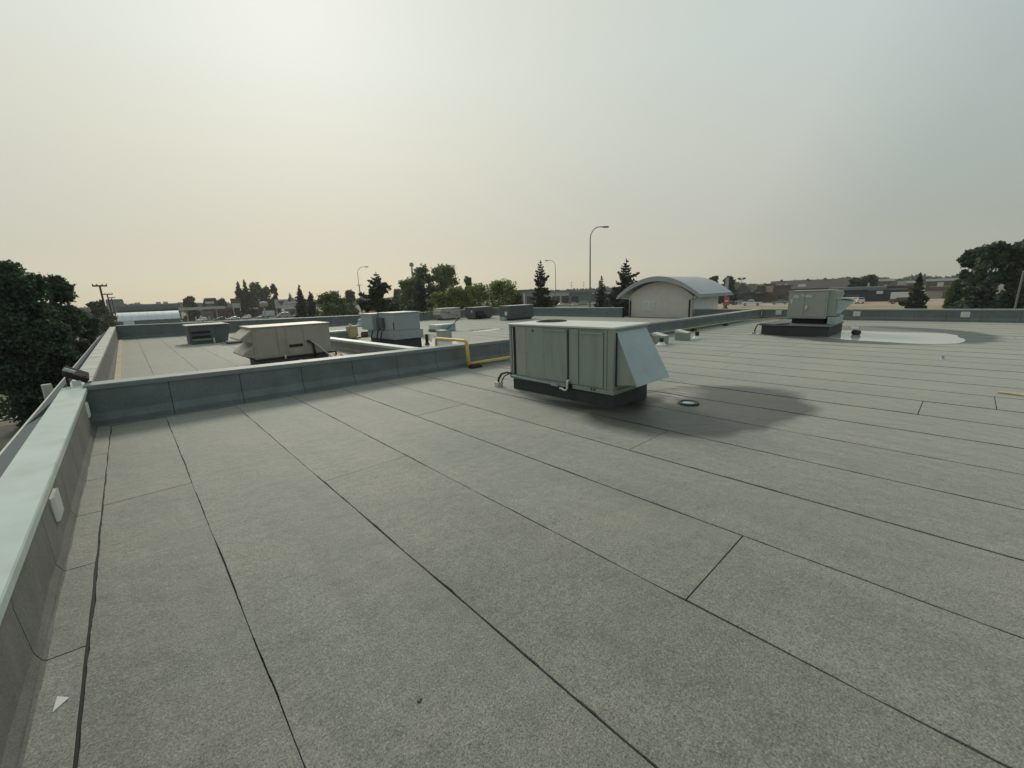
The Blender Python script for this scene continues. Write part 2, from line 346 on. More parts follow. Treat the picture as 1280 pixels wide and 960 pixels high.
e2 = [-.6, .3]+[.3+.93*k for k in range(1, 26)]; e2[-1] = 23.98
for i in range(len(e2)-1):
    a, b = e2[i], e2[i+1]; ys = [random.uniform(14, 17), random.uniform(22, 25)]
    st = [None]+ys; en = ys+[None]
    for s_, e_ in zip(st, en):
        sd += 1
        ya, yb = (crossY(a)+.27, crossY(b)+.27) if s_ is None else (s_, s_)
        za, zb = (backY(a), backY(b)) if e_ is None else (e_, e_)
        sheet(a, b, ya, yb, za, zb, sd)

def parapet(P, Q, zc, thick, mflash, piece, foot_off, cant, mcop, coplen, over=.025, seed=0, core='bitumen', bulge=.004, footmat=None):
    """wall from P to Q; the face looked at is on the left-hand normal side of P->Q turned by side"""
    P = Vector((*P, 0)); Q = Vector((*Q, 0)); d = Q-P; Ln = d.length; d.normalize(); n = Vector((d.y, -d.x, 0))   # right-hand normal = the visible face
    rng = random.Random(seed); k = max(8, int(Ln/2)); ring = []; foot_full = foot_off
    if footmat: foot_off = .05
    def pt(s, off, z): p = P+d*s+n*off; return (p.x, p.y, z)
    m = MB()
    ss = [Ln*i/k for i in range(k+1)]
    for a, b in zip(ss[:-1], ss[1:]):
        m.loft([pt(a, -.012, -.02), pt(a, -thick, -.02), pt(a, -thick, zc(a/Ln)-.02), pt(a, -.012, zc(a/Ln)-.02)],
               [pt(b, -.012, -.02), pt(b, -thick, -.02), pt(b, -thick, zc(b/Ln)-.02), pt(b, -.012, zc(b/Ln)-.02)])
    w = m.build('parapet', MT[core], bld)
    s = 0
    while s < Ln-.05:
        e = min(Ln, s+piece*rng.uniform(.96, 1.04)); m = MB(); q = max(2, int((e-s)/.22)); rings = []
        for i in range(q+1):
            u = s+.004+(e-s-.009)*i/q; z1 = zc(u/Ln)-.03
            sk = .10*foot_off*0
            bz = lambda z: bulge*mnoise.noise(Vector((u*1.6+seed, z*3, seed)))
            prof = [(foot_off, .010), (foot_off*.55, .018+abs(bz(.1))), (cant*.5, cant*.75), (bz(.3)+.004, cant*1.6), (bz(.7)+.004, z1*.7), (.004, z1), (-.011, z1), (-.011, -.002), (foot_off, .002)]
            rings.append([pt(u+(.0 if j > 3 and j < 8 else 0), o_, z) for j, (o_, z) in enumerate(prof)])
        nn = len(rings[0]); v = [p for r_ in rings for p in r_]; f = []
        for i in range(q):
            for j in range(nn): f.append((i*nn+j, i*nn+(j+1) % nn, (i+1)*nn+(j+1) % nn, (i+1)*nn+j))
        f.append(tuple(range(nn))); f.append(tuple(q*nn+j for j in range(nn)))
        m.add(v, f).build('flashing_sheet', mflash, w)
        if footmat:
            m = MB(); q = max(2, int((e-s)/.15)); a_ = [];
            for i in range(q+1):
                u = s+.005+(e-s-.010)*i/q; wv = .006*mnoise.noise(Vector((u*3, 1, seed)))
                a_.append([pt(u, foot_full+wv, .002), pt(u, foot_full+wv, .007), pt(u, foot_off*.5, .016), pt(u, foot_off*.5, .002)])
            v = [p for r_ in a_ for p in r_]; f = [tuple(range(4)), tuple(q*4+j for j in range(4))]
            for i in range(q):
                for j in range(4): f.append((i*4+j, i*4+(j+1) % 4, (i+1)*4+(j+1) % 4, (i+1)*4+j))
            m.add(v, f).build('base_sheet', footmat, w)
        s = e
    s = 0
    while s < Ln-.02:
        e = min(Ln, s+coplen); m = MB(); a, b = s+.002, e-.002
        for lo, hi in ((a, b),):
            za, zb = zc(lo/Ln), zc(hi/Ln); o1, o2 = over, -thick-over
            A = [pt(lo, o1, za-.075), pt(lo, o1+.006, za-.012), pt(lo, o1, za), pt(lo, o2, za+.008), pt(lo, o2-.006, za-.012), pt(lo, o2, za-.075)]
            B = [pt(hi, o1, zb-.075), pt(hi, o1+.006, zb-.012), pt(hi, o1, zb), pt(hi, o2, zb+.008), pt(hi, o2-.006, zb-.012), pt(hi, o2, zb-.075)]
            m.loft(A, B)
        cp = m.build('coping', mcop, w)
        if e < Ln-.1:      # standing joint cover
            z = zc(e/Ln); mm = MB()
            mm.loft([pt(e-.03, over+.008, z-.07), pt(e-.03, over+.008, z+.004), pt(e-.03, -thick-over-.01, z+.012), pt(e-.03, -thick-over-.01, z-.07)],
                    [pt(e+.03, over+.008, z-.07), pt(e+.03, over+.008, z+.004), pt(e+.03, -thick-over-.01, z+.012), pt(e+.03, -thick-over-.01, z-.07)])
            mm.build('joint_cover', mcop, w)
        s = e
    return w, pt, Ln
lerp = lambda pts: (lambda t: next(a[1]+(b[1]-a[1])*(t-a[0])/(b[0]-a[0]) for a, b in zip(pts[:-1], pts[1:]) if t <= b[0]+1e-9))
# left parapet, near length (inner face looks to +X): runs from behind the camera to the cross wall
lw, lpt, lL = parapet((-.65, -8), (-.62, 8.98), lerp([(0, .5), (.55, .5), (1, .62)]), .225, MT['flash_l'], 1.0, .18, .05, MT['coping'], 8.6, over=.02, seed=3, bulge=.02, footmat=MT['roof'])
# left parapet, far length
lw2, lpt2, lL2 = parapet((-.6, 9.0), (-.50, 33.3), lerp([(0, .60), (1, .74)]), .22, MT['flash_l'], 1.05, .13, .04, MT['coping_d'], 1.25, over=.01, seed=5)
# cross wall
cw, cpt, cL = parapet((-.635, 8.775), (24.85, 7.37), lerp([(0, .65), (.22, .575), (.58, .50), (1, .50)]), .26, MT['flash'], .98, .12, .13, MT['coping_x'], 3.05, seed=11, bulge=.006)
# right parapet (near roof), its length behind the cross wall, the far right wall, the back wall
rw, rpt, rL = parapet((24.8, 7.33), (24.8, -8), lambda t: .5, .25, MT['flash'], .98, .10, .10, MT['coping_x'], 3.05, seed=13)
rw2, _, _ = parapet((24.8, 10.9), (24.8, 7.66), lambda t: .5, .25, MT['flash'], 1.0, .1, .1, MT['coping_x'], 3.05, seed=14)
bw1, _, _ = parapet((-.48, 33.15), (17.0, 28.52), lerp([(0, .80), (.5, .70), (1, .64)]), .25, MT['flash'], 1.0, .1, .1, MT['coping_x'], 3.05, seed=15)
bw2, _, _ = parapet((17.02, 28.5), (24.0, 28.5), lambda t: .63, .25, MT['flash'], 1.0, .1, .1, MT['coping_x'], 3.05, seed=16)
bw3, _, _ = parapet((24.0, 28.48), (24.0, 15.3), lambda t: .63, .25, MT['flash'], 1.0, .1, .1, MT['coping_x'], 3.05, seed=17)
# sloping fascia outside the left parapet
ys = [-8, -2, 3, 8.2, 13, 19, 25, 33.2]
for a, b in zip(ys[:-1], ys[1:]):
    m = MB(); zt = .47 if b < 9 else .56
    m.loft([(-.915, a+.004, zt), (-1.20, a+.004, .29), (-1.20, a+.004, .24), (-.915, a+.004, .24)], [(-.915, b-.004, zt), (-1.20, b-.004, .29), (-1.20, b-.004, .24), (-.915, b-.004, .24)]).build('fascia_panel', MT['fascia'], bld)
    MB().box(-1.225, -1.203, a+.004, b-.004, .20, .296).build('fascia_edge', MT['pale'], bld)
MB().box(-1.15, -.9, -7.9, 33.2, -.355, .235).build('wall', MT['wall'], bld)
# pale strip along the foot of the far left parapet
for i in range(10):
    a = 9.25+2.35*i; MB().box(-.46, -.33, a+.005, min(33, a+2.34), .004, .03+.004*(i % 3)).build('base_strip', MT['tan'], lw2)
# ribbed white vents low in the parapets
def vent_l(y, z):
    m = MB().box(-.640, -.624, y-.125, y+.125, z-.095, z+.095)
    for i in range(9):
        c = y-.112+.028*i; m.loft([(-.622, c-.013, z-.092), (-.600, c+.004, z-.092), (-.622, c+.006, z-.092)], [(-.622, c-.013, z+.092), (-.600, c+.004, z+.092), (-.622, c+.006, z+.092)])
    m.build('parapet_vent', MT['white'], lw)
vent_l(4.45, .33); vent_l(8.30, .36)
for y, z in ((6.55, .33), (3.39, .29), (-.01, .29)):
    m = MB().box(24.76, 24.79, y-.13, y+.13, z-.11, z+.11)
    for i in range(5): m.box(24.745, 24.758, y-.12, y+.12, z-.095+.042*i, z-.077+.042*i)
    m.build('parapet_vent', MT['white'], rw)
# low divider on the far roof
dw, _, _ = parapet((5.32, 19.2), (5.62, 8.75), lambda t: .40, .2, MT['flash_d'], 1.0, .08, .08, MT['coping'], 3.0, seed=21)
dw2, _, _ = parapet((5.4, 19.3), (7.4, 18.95), lambda t: .42, .2, MT['flash_d'], 1.0, .08, .08, MT['coping'], 3.0, seed=22)
# ------------------------------------------------------------------ standing water
def sheet_poly(name, poly, z, mt, kind='structure', wob=.12, step=.2):
    pts = grid_poly(poly, z, step, wob); b = bmesh.new()
    vs = [b.verts.new((x, y, z)) for x, y in pts]; b.faces.new(vs); bmesh.ops.triangulate(b, faces=b.faces)
    me = bpy.data.meshes.new(name); b.to_mesh(me); b.free(); me.materials.append(mt)
    if me.polygons[0].normal.z < 0: me.flip_normals()
    o = bpy.data.objects.new(name, me); COL.objects.link(o); o['kind'] = kind; return o
sheet_poly('rain_puddle', [(16.5, 2.95), (16.05, 2.1), (15.95, 1.1), (15.95, .45), (16.4, -.02), (17.3, -.14), (18.0, -.05), (18.7, .05), (19.5, .4), (20.4, 1.5), (21.3, 2.8), (21.8, 4.2), (20.5, 5.0), (19.0, 4.8), (17.5, 4.2), (16.8, 3.4)], .0075, MT['water'])
sheet_poly('rain_puddle', [(8.0, 12.75), (9.0, 12.6), (9.6, 13.6), (10.9, 16.2), (10.6, 17.4), (9.6, 17.5), (8.5, 16.2), (7.7, 14.5)], .0075, MT['water'], wob=.3)
sheet_poly('rain_puddle', [(6.0, 14.6), (6.7, 14.2), (7.0, 15.6), (6.6, 16.6), (6.1, 16.2)], .0075, MT['water'], wob=.2)
sheet_poly('rain_puddle', [(12.5, 16.2), (13.4, 15.9), (14.3, 16.2), (14.0, 17.1), (12.9, 17.4)], .0075, MT['water'], wob=.3)
sheet_poly('rain_puddle', [(3.4, 24.3), (4.3, 24.0), (4.2, 22.4), (3.5, 21.2), (2.9, 22.2)], .0075, MT['water'], wob=.3)

# ------------------------------------------------------------------ equipment on the near roof
u = thing('rooftop_unit', 'large grey green air handler with slanted blue intake hood on the near roof', 'air conditioner', (5.65, 4.55, 0))
X0, X1, Y0, Y1, ZB, ZT = 5.15, 6.13, 3.42, 5.66, .245, 1.195
MB().box(X0+.03, X1+.03, Y0+.01, Y1-.03, .004, ZB-.03).build('curb', MT['curb'], u)
MB().box(X0+.01, X1-.01, Y0+.012, Y1-.01, ZB, ZT).build('cabinet', MT['rtu'], u, bevel=.006)
MB().box(X0-.012, X1+.012, Y0-.012, Y1+.012, ZB-.03, ZB+.035).build('base_rail', MT['rtu'], u, bevel=.006)
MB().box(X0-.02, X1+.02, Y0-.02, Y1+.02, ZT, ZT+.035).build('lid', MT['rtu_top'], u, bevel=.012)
MB().box(X0-.008, X0+.03, Y1-.045, Y1+.008, ZB+.036, ZT-.002).build('corner_post', MT['rtu'], u, bevel=.006)
MB().box(X0-.008, X0+.05, Y0-.008, Y0+.10, ZB+.036, ZT-.002).build('corner_post', MT['rtu'], u, bevel=.006)
MB().box(X0+.002, X0+.02, 5.50, 5.60, ZB+.05, ZT-.03).build('coil_recess', MT['dark'], u)
MB().box(X0+.001, X0+.022, 5.575, 5.59, ZB+.06, ZT-.04).build('coil_pipe', MT['pale'], u)
def upanel(ya, yb, mt, d=.012, za=ZB+.05, zb=ZT-.02, nm='panel'):
    return MB().box(X0-d, X0+.02, ya, yb, za, zb).build(nm, mt, u, bevel=.004)
upanel(5.24, 5.495, MT['rtu2'], .006); upanel(4.80, 5.235, MT['rtu'], .008)
p = upanel(4.29, 4.79, MT['rtu'], .018, ZB+.06, ZT-.04, 'access_panel')
upanel(4.25, 4.285, MT['curb'], .002, nm='joint')
upanel(4.06, 4.245, MT['rtu'], .010)
p2 = upanel(3.59, 4.035, MT['rtu'], .018, ZB+.06, ZT-.05, 'access_panel')
upanel(3.53, 3.58, MT['rtu'], .006)
for pp, ya, yb in ((p, 4.29, 4.79), (p2, 3.59, 4.035)):
    MB().box(X0-.034, X0-.017, ya+.01, yb-.01, ZT-.075 if pp is p2 else ZT-.062, ZT-.055 if pp is p2 else ZT-.045).build('drip_edge', MT['rtu2'], pp)
for y in (5.57, 4.9, 4.15): MB().lathe(0, 0, [(.012, 0), (.012, .01)], 8)
m = MB()
for y, z in ((5.05, 1.12), (3.80, .265), (3.74, .263)): m.tube([(X0-.02, y, z), (X0-.008, y, z)], .016, 8)
m.build('knockout', MT['dark'], u)
MB().box(X0-.05, X0-.013, 4.47, 4.62, .215, .265).build('gas_cock_box', MT['galv'], u)
MB().box(X0-.024, X0-.013, 4.18, 4.30, .22, .29).build('drain_pan_opening', MT['dark'], u)
MB().tube([(X0-.014, 4.245, .345), (X0-.05, 4.245, .345), (X0-.06, 4.245, .33), (X0-.06, 4.248, .22), (X0-.06, 4.275, .185), (X0-.06, 4.31, .178), (X0-.06, 4.37, .20), (X0-.06, 4.41, .198)], .017, 10).build('condensate_pipe', MT['white'], u, smooth=True)
MB().tube([(X0-.035, 5.64, .27), (X0-.035, 5.2, .255), (X0-.035, 4.62, .24)], .016, 8).build('conduit', MT['galv'], u, smooth=True)
MB().tube([(X0-.03, 5.63, .30), (X0-.03, 5.75, .31), (X0-.04, 5.88, .27), (X0-.05, 5.96, .17), (X0-.05, 5.98, .09)], .022, 8).build('flexible_conduit', MT['black'], u, smooth=True)
MB().tube([(X0+.03, 5.63, .30), (X0+.03, 5.73, .28), (X0+.01, 5.86, .22), (X0-.0, 5.93, .12), (X0-.0, 5.95, .09)], .012, 8).build('flexible_conduit', MT['black'], u, smooth=True)
MB().box(X0-.10, X0+.03, 5.93, 6.04, .005, .10).build('junction_box', MT['pale'], u, bevel=.006)
for fx, fy, fr in ((5.80, 5.20, .29),):      # condenser fans: guard ring, grille and dark well
    MB().lathe(fx, fy, [(fr, ZT+.036), (fr-.01, ZT+.042), (fr-.04, ZT+.042), (fr-.045, ZT+.038)], 32).build('fan_well', MT['dark'], u)
    m = MB()
    for r_ in (fr*.2, fr*.4, fr*.62, fr*.84): m.tube([(fx+r_*math.cos(a*math.pi/14), fy+r_*math.sin(a*math.pi/14), ZT+.050) for a in range(29)], .005, 5, cap=False)
    for a in range(8): m.tube([(fx, fy, ZT+.052), (fx+(fr-.015)*math.cos(a*math.pi/4), fy+(fr-.015)*math.sin(a*math.pi/4), ZT+.046)], .005, 5)
    m.build('fan_guard', MT['black'], u)
m = MB()
for y in (5.47, 5.26, 5.21, 4.82, 4.77, 4.31, 4.22, 4.08, 4.02, 3.61):
    for z in (ZB+.07, (ZB+ZT)/2, ZT-.06): m.tube([(X0-.026, y, z), (X0-.004, y, z)], .006, 6)
m.build('screws', MT['galv'], u)
# intake hood on the near end
hx0, hx1 = 5.22, 6.07
MB().hexa([(hx0, 3.06, .385), (hx1, 3.0, .40), (hx1, 3.02, .415), (hx0, 3.08, .40), (hx0, Y0-.006, 1.135), (hx1, Y0-.006, 1.135), (hx1, Y0+.004, 1.15), (hx0, Y0+.004, 1.15)]).build('intake_hood', MT['galv'], u)
for x in (hx0, hx1-.012):
    MB().loft([(x, Y0-.004, .36), (x, 3.08, .40), (x, Y0-.004, 1.13)], [(x+.012, Y0-.004, .36), (x+.012, 3.08, .40), (x+.012, Y0-.004, 1.13)]).build('hood_side', MT['rtu'], u)
MB().box(hx0+.02, hx1-.02, Y0-.02, Y0+.004, .36, 1.10).build('filter_rack', MT['dark'], u)
MB().box(hx0-.012, hx0-.002, Y0-.025, Y0, .34, 1.14).build('hood_flange', MT['curb'], u)

# roof drain
d = thing('roof_drain', 'small round roof drain with raised clamping ring set in the damp patch', 'drain', (6.15, 2.72, 0))
MB().lathe(6.15, 2.72, [(.155, .006), (.155, .020), (.14, .032), (.115, .032), (.105, .018), (.105, .010)], 28).build('clamping_ring', MT['curb'], d, smooth=True)
MB().lathe(6.15, 2.72, [(.104, .009), (.10, .014), (.0, .016)], 24).build('strainer', MT['galv'], d, smooth=True)

# gas line along the cross wall
g = thing('gas_pipe', 'yellow gas pipe running low along the cross wall and stepping up over its coping', 'pipe', (6.0, 8.1, 0))
py = lambda x: crossY(x)-.32
MB().tube([(6.02, py(6.02), .13), (6.7, py(6.7), .13), (7.6, py(7.6), .135), (9.5, py(9.5), .14)], .032, 10).build('pipe_run', MT['yellow'], g, smooth=True)
MB().tube([(9.5, py(9.5), .14), (14, py(14), .15), (21.2, py(21.2), .13), (22.3, py(22.3)-.25, .12), (24.4, 5.9, .12)], .024, 10).build('pipe_run', MT['yellow_p'], g, smooth=True)
MB().tube([(6.0, py(6)+.02, .10), (5.98, py(6)+.02, .30), (5.96, py(6)+.02, .63), (5.95, py(6)+.05, .675), (5.95, py(6)+.12, .69), (5.9, py(6)+1.2, .69)], [.045, .045, .045, .045, .035, .035], 10).build('riser', MT['yellow'], g, smooth=True)
MB().tube([(5.9, py(6)+1.2, .69), (5.9, py(6)+1.28, .66), (5.9, py(6)+1.3, .2)], .035, 10).build('riser', MT['yellow'], g, smooth=True)
MB().tube([(6.1, py(6)-.06, .12), (7.2, py(7)-.1, .11), (7.25, py(7.3)-.1, .11)], .016, 8).build('thin_line', MT['yellow_p'], g, smooth=True)
for i, x in enumerate((6.16, 10.9, 17.0, 19.9)):
    sb = thing('pipe_support', ['dark wood and rubber pipe block by the yellow riser', 'black pipe block hidden behind the large air handler', 'black pipe block next to the pair of low metal boxes', 'black pipe block farthest along the pale gas pipe'][i], 'pipe support', (x, py(x), 0), 'blocks carrying the gas pipe')
    MB().box(x-.16, x+.16, py(x)-.09, py(x)+.07, .005, .058).build('rubber_foot', MT['black'], sb, bevel=.01)
    MB().box(x-.11, x+.11, py(x)-.06, py(x)+.05, .059, .098).build('block', MT['wood'] if i == 0 else MT['black'], sb, bevel=.006)

# low boxes and vent stacks beyond the large unit
for i, (x, y, h_, l) in enumerate(((12.63, 6.62, .31, 'low grey metal box beside a black and white vent stack, nearer the big air handler'), (13.95, 6.5, .30, 'low grey metal box with pale slanted lid, farther from the big air handler'))):
    b_ = thing('vent_box', l, 'vent', (x, y, 0), 'low boxes near the cross wall')
    MB().box(x-.17, x+.17, y-.2, y+.2, .004, h_-.05).build('housing', MT['rtu'], b_, bevel=.006)
    MB().hexa([(x-.175, y-.205, h_-.049), (x+.175, y-.205, h_-.049), (x+.175, y+.205, h_-.049), (x-.175, y+.205, h_-.049), (x-.175, y-.205, h_-.04), (x+.175, y-.205, h_-.04), (x+.175, y+.205, h_+.05), (x-.175, y+.205, h_+.05)]).build('lid', MT['pale'], b_)
for i, (x, y, h_, l) in enumerate(((12.2, 6.35, .24, 'short black vent stack in a crumpled white boot, in front of the nearer box'), (14.4, 6.2, .26, 'short black vent stack on a white cone, right of the farther box'))):
    v = thing('vent_stack', l, 'vent', (x, y, 0), 'small vent stacks by the low boxes')
    MB().lathe(x, y, [(.15, .005), (.15, .03), (.09, .09), (.07, .12)], 7).build('boot', MT['white'], v)
    MB().lathe(x, y, [(.065, .10), (.065, h_), (.05, h_+.005)], 14).build('pipe', MT['black'], v)
sv = thing('vent_stack', 'tiny grey vent stub standing alone on the open roof at right', 'vent', (13.11, .21, 0))
MB().lathe(13.11, .21, [(.045, .004), (.03, .02), (.025, .075), (.03, .085)], 12).build('pipe', MT['galv'], sv)
sv = thing('vent_stack', 'round black vent with pale cap standing in the long puddle', 'vent', (17.9, 2.4, 0))
MB().lathe(17.9, 2.4, [(.09, .004), (.13, .05), (.13, .12), (.08, .16)], 16).build('collar', MT['black'], sv)
MB().lathe(17.9, 2.4, [(.10, .161), (.10, .185), (.05, .215)], 16).build('cap', MT['galv'], sv)

# unit by the long puddle
q = thing('rooftop_unit', 'grey air handler on a long black curb beside the long puddle at right', 'air conditioner', (17.7, 3.9, 0))
MB().box(16.75, 18.9, 2.95, 4.92, .004, .33).build('curb', MT['curb'], q, bevel=.01)
MB().box(16.70, 18.95, 2.90, 4.97, .331, .36).build('curb_cap', MT['grrtu'], q, bevel=.008)
MB().box(17.75, 18.6, 3.3, 4.25, .361, .54).build('sub_frame', MT['dark'], q)
MB().box(17.58, 18.75, 2.93, 3.17, .361, .60).build('leg_box', MT['galv'], q)
MB().box(17.6, 18.75, 3.22, 4.38, .54, 1.48).build('cabinet', MT['rtu2'], q, bevel=.008)
MB().box(17.57, 18.78, 3.19, 4.41, 1.481, 1.505).build('lid', MT['rtu2'], q, bevel=.006)
MB().box(17.585, 17.603, 3.28, 3.86, .60, 1.43).build('access_panel', MT['rtu2'], q, bevel=.004)
MB().box(17.585, 17.603, 3.90, 4.33, .60, 1.43).build('access_panel', MT['rtu2'], q, bevel=.004)
for y, z, a, b_ in ((4.15, 1.30, .07, .05), (3.95, 1.33, .04, .03), (3.78, 1.31, .10, .04), (4.28, 1.15, .03, .08)): MB().box(17.575, 17.588, y-a, y+a, z-b_, z+b_).build('sticker', MT['pale'], q)
MB().tube([(17.575, 3.80, .98), (17.56, 3.80, .98), (17.55, 3.82, .86), (17.575, 3.83, .80)], .03, 8).build('handle', MT['pale'], q, smooth=True)
MB().box(17.65, 18.7, 3.0, 3.218, .62, 1.47).build('filter_section', MT['rtu'], q, bevel=.006)
MB().hexa([(17.7, 2.98, .70), (18.6, 2.98, .70), (18.6, 2.997, .70), (17.7, 2.997, .70), (17.7, 2.62, 1.12), (18.6, 2.62, 1.12), (18.6, 2.997, 1.2), (17.7, 2.997, 1.2)]).build('intake_hood', MT['galv'], q)
MB().box(17.66, 18.64, 2.58, 3.0, 1.201, 1.222).build('hood_lid', MT['pale'], q)
MB().tube([(16.9, 4.1, .40), (16.85, 4.6, .36), (16.8, 4.95, .38), (16.78, 5.06, .35), (16.77, 5.12, .22), (16.77, 5.14, .06)], .022, 8).build('flexible_conduit', MT['black'], q, smooth=True)
MB().tube([(17.6, 4.3, .56), (17.2, 4.6, .45), (16.8, 4.9, .40)], .012, 6).build('line_set', MT['pale'], q, smooth=True)
MB().box(16.7, 16.95, 4.99, 5.32, .005, .03).build('flashing', MT['white'], q)
MB().box(16.68, 16.82, 5.10, 5.20, .031, .08).build('junction_box', MT['galv'], q)

# odd bits lying on the roof
m = MB().obox((9.5, -1.15, .006), .14, 1.3, .02, R(-12)); tag(m.build('metal_strip', MT['tan']), 'pale flat strip lying across a seam near the right edge', 'strip')
m = MB().loft([(-.533, 2.515, .012), (-.485, 2.565, .012), (-.520, 2.585, .03)], [(-.533, 2.515, .015), (-.485, 2.565, .015), (-.520, 2.585, .034)]); tag(m.build('paper_scrap', MT['white']), 'tiny white triangular scrap lying at the foot of the left parapet', 'litter')
m = MB().obox((.67, 1.42, .002), .02, .014, .006, .4); tag(m.build('bitumen_crumb', MT['black'], bevel=.002), 'tiny black crumb on the membrane near the camera', 'debris')
cpb = thing('cover_disc', 'small round grey disc screwed onto the near left coping', 'cap', (-.70, 3.62, .5))
MB().lathe(-.70, 3.62, [(.045, .500), (.045, .512), (.03, .516)], 20).build('plate', MT['grrtu'], cpb); MB().lathe(-.70, 3.62, [(.014, .5161), (.012, .524), (.004, .525)], 10).build('screw', MT['pale'], cpb)

# flood light at the corner of the left parapet
fl = thing('flood_light', 'dark bronze flood light tilted on its bracket at the corner of the left parapet', 'lamp', (-.74, 9.15, .62))
def tb(c, sx, sy, sz, rx=0, rz=0, ry=0):
    m = Matrix.Translation(c) @ Matrix.Rotation(rz, 4, 'Z') @ Matrix.Rotation(rx, 4, 'X') @ Matrix.Rotation(ry, 4, 'Y')
    return [m @ Vector(p) for p in [(-sx/2, -sy/2, -sz/2), (sx/2, -sy/2, -sz/2), (sx/2, sy/2, -sz/2), (-sx/2, sy/2, -sz/2), (-sx/2, -sy/2, sz/2), (sx/2, -sy/2, sz/2), (sx/2, sy/2, sz/2), (-sx/2, sy/2, sz/2)]]
hd = MB().hexa(tb((-.70, 9.15, .79), .29, .22, .085, rx=R(24), ry=R(36))).build('housing', MT['brown'], fl, bevel=.015)
MB().hexa(tb((-.752, 9.035, .868), .13, .012, .05, rx=R(24), ry=R(36))).build('lens', MT['glassw'], hd)
for dx in (-.10, .09): MB().tube([(-.70+dx, 9.1, .62), (-.70+dx, 9.1, .76)], .018, 6).build('bracket_arm', MT['brown'], fl)
MB().box(-.76, -.66, 9.06, 9.07, .62, .70).build('label_plate', MT['white'], fl)
MB().tube([(-.62, 9.1, .63), (-.56, 9.05, .66), (-.57, 9.0, .60)], .018, 6).build('cable', MT['black'], fl)
br = thing('wall_bracket', 'pale metal bracket fixed outside the left parapet below the flood light', 'bracket', (-1.25, 12.2, 0))
MB().hexa(tb((-1.40, 12.45, .13), .14, .10, .36, rz=.3)).build('housing', MT['pale'], br, bevel=.01)
for z in (.20, .02): MB().tube([(-1.38, 12.45, z), (-1.20, 12.4, z)], .014, 6).build('arm', MT['pale'], br)

# ------------------------------------------------------------------ equipment on the far roof
t = thing('rooftop_unit', 'long tan air handler with two intake hoods, just beyond the cross wall', 'air conditioner', (3.4, 13.6, 0))
MB().box(2.5, 4.35, 13.0, 14.2, .004, .24).build('curb', MT['flash_l'], t)
MB().box(2.42, 4.44, 12.92, 14.3, .25, 1.10).build('cabinet', MT['tanrtu'], t, bevel=.008)
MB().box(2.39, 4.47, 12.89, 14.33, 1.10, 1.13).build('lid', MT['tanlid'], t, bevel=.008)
MB().box(2.41, 4.45, 12.905, 14.31, .215, .262).build('base_rail', MT['brown'], t)
for a, b_ in ((2.47, 2.98), (3.02, 3.18), (3.24, 3.66), (3.70, 4.38)): MB().box(a, b_, 12.905, 12.925, .29, 1.06).build('panel', MT['tanrtu'], t, bevel=.004)
MB().box(3.28, 3.64, 12.893, 12.906, .50, .58).build('name_plate', MT['brown'], t)
MB().box(3.99, 4.16, 12.892, 12.906, .80, .815).build('drip_edge', MT['tanlid'], t)
for z0, z1 in ((.72, 1.06), (.30, .66)):
    MB().loft([(2.419, 12.95, z1), (2.419, 14.25, z1), (2.419, 14.25, z1-.05), (2.419, 12.95, z1-.05)], [(2.12, 12.95, z0+.12), (2.12, 14.25, z0+.12), (2.12, 14.25, z0+.08), (2.12, 12.95, z0+.08)]).build('intake_hood', MT['tanlid'], t)
    for y in (12.95, 14.23): MB().loft([(2.419, y, z1-.051), (2.12, y, z0+.079), (2.419, y, z0)], [(2.419, y+.02, z1-.051), (2.12, y+.02, z0+.079), (2.419, y+.02, z0)]).build('hood_side', MT['tanrtu'], t)
    MB().loft([(2.415, 12.98, z0), (2.415, 14.22, z0), (2.13, 14.22, z0+.078), (2.13, 12.98, z0+.078)], [(2.415, 12.98, z0+.01), (2.415, 14.22, z0+.01), (2.13, 14.22, z0+.09), (2.13, 12.98, z0+.09)]).build('filter', MT['dark'], t)
MB().tube([(3.78, 12.9, .63), (3.80, 12.83, .63), (3.9, 12.83, .55), (3.93, 12.86, .30), (3.93, 12.9, .12)], .035, 8).build('disconnect_conduit', MT['black'], t, smooth=True)
MB().tube([(3.85, 12.86, .62), (4.02, 12.82, .50), (4.35, 12.8, .12), (4.5, 12.8, .03)], .020, 8).build('conduit', MT['pale'], t, smooth=True)
MB().tube([(4.44, 12.85, .25), (4.52, 12.85, .25), (4.53, 12.85, .14)], .03, 8).build('drain_trap', MT['black'], t, smooth=True)
MB().tube([(3.13, 12.88, .30), (3.13, 12.84, .30), (3.13, 12.84, .20)], .02, 8).build('condensate_pipe', MT['white'], t, smooth=True)
for i, (x, y) in enumerate(((4.72, 13.2), (4.86, 12.7))):
    m = MB().obox((x, y, .008), .09, 2.4, .03, R(-14+4*i)); tag(m.build('timber_plank', MT['plank']), ['peach coloured plank lying beside the tan air handler, longer one by the divider', 'second peach plank lying nearest the cross wall by the tan air handler'][i], 'plank', 'planks by the tan air handler')

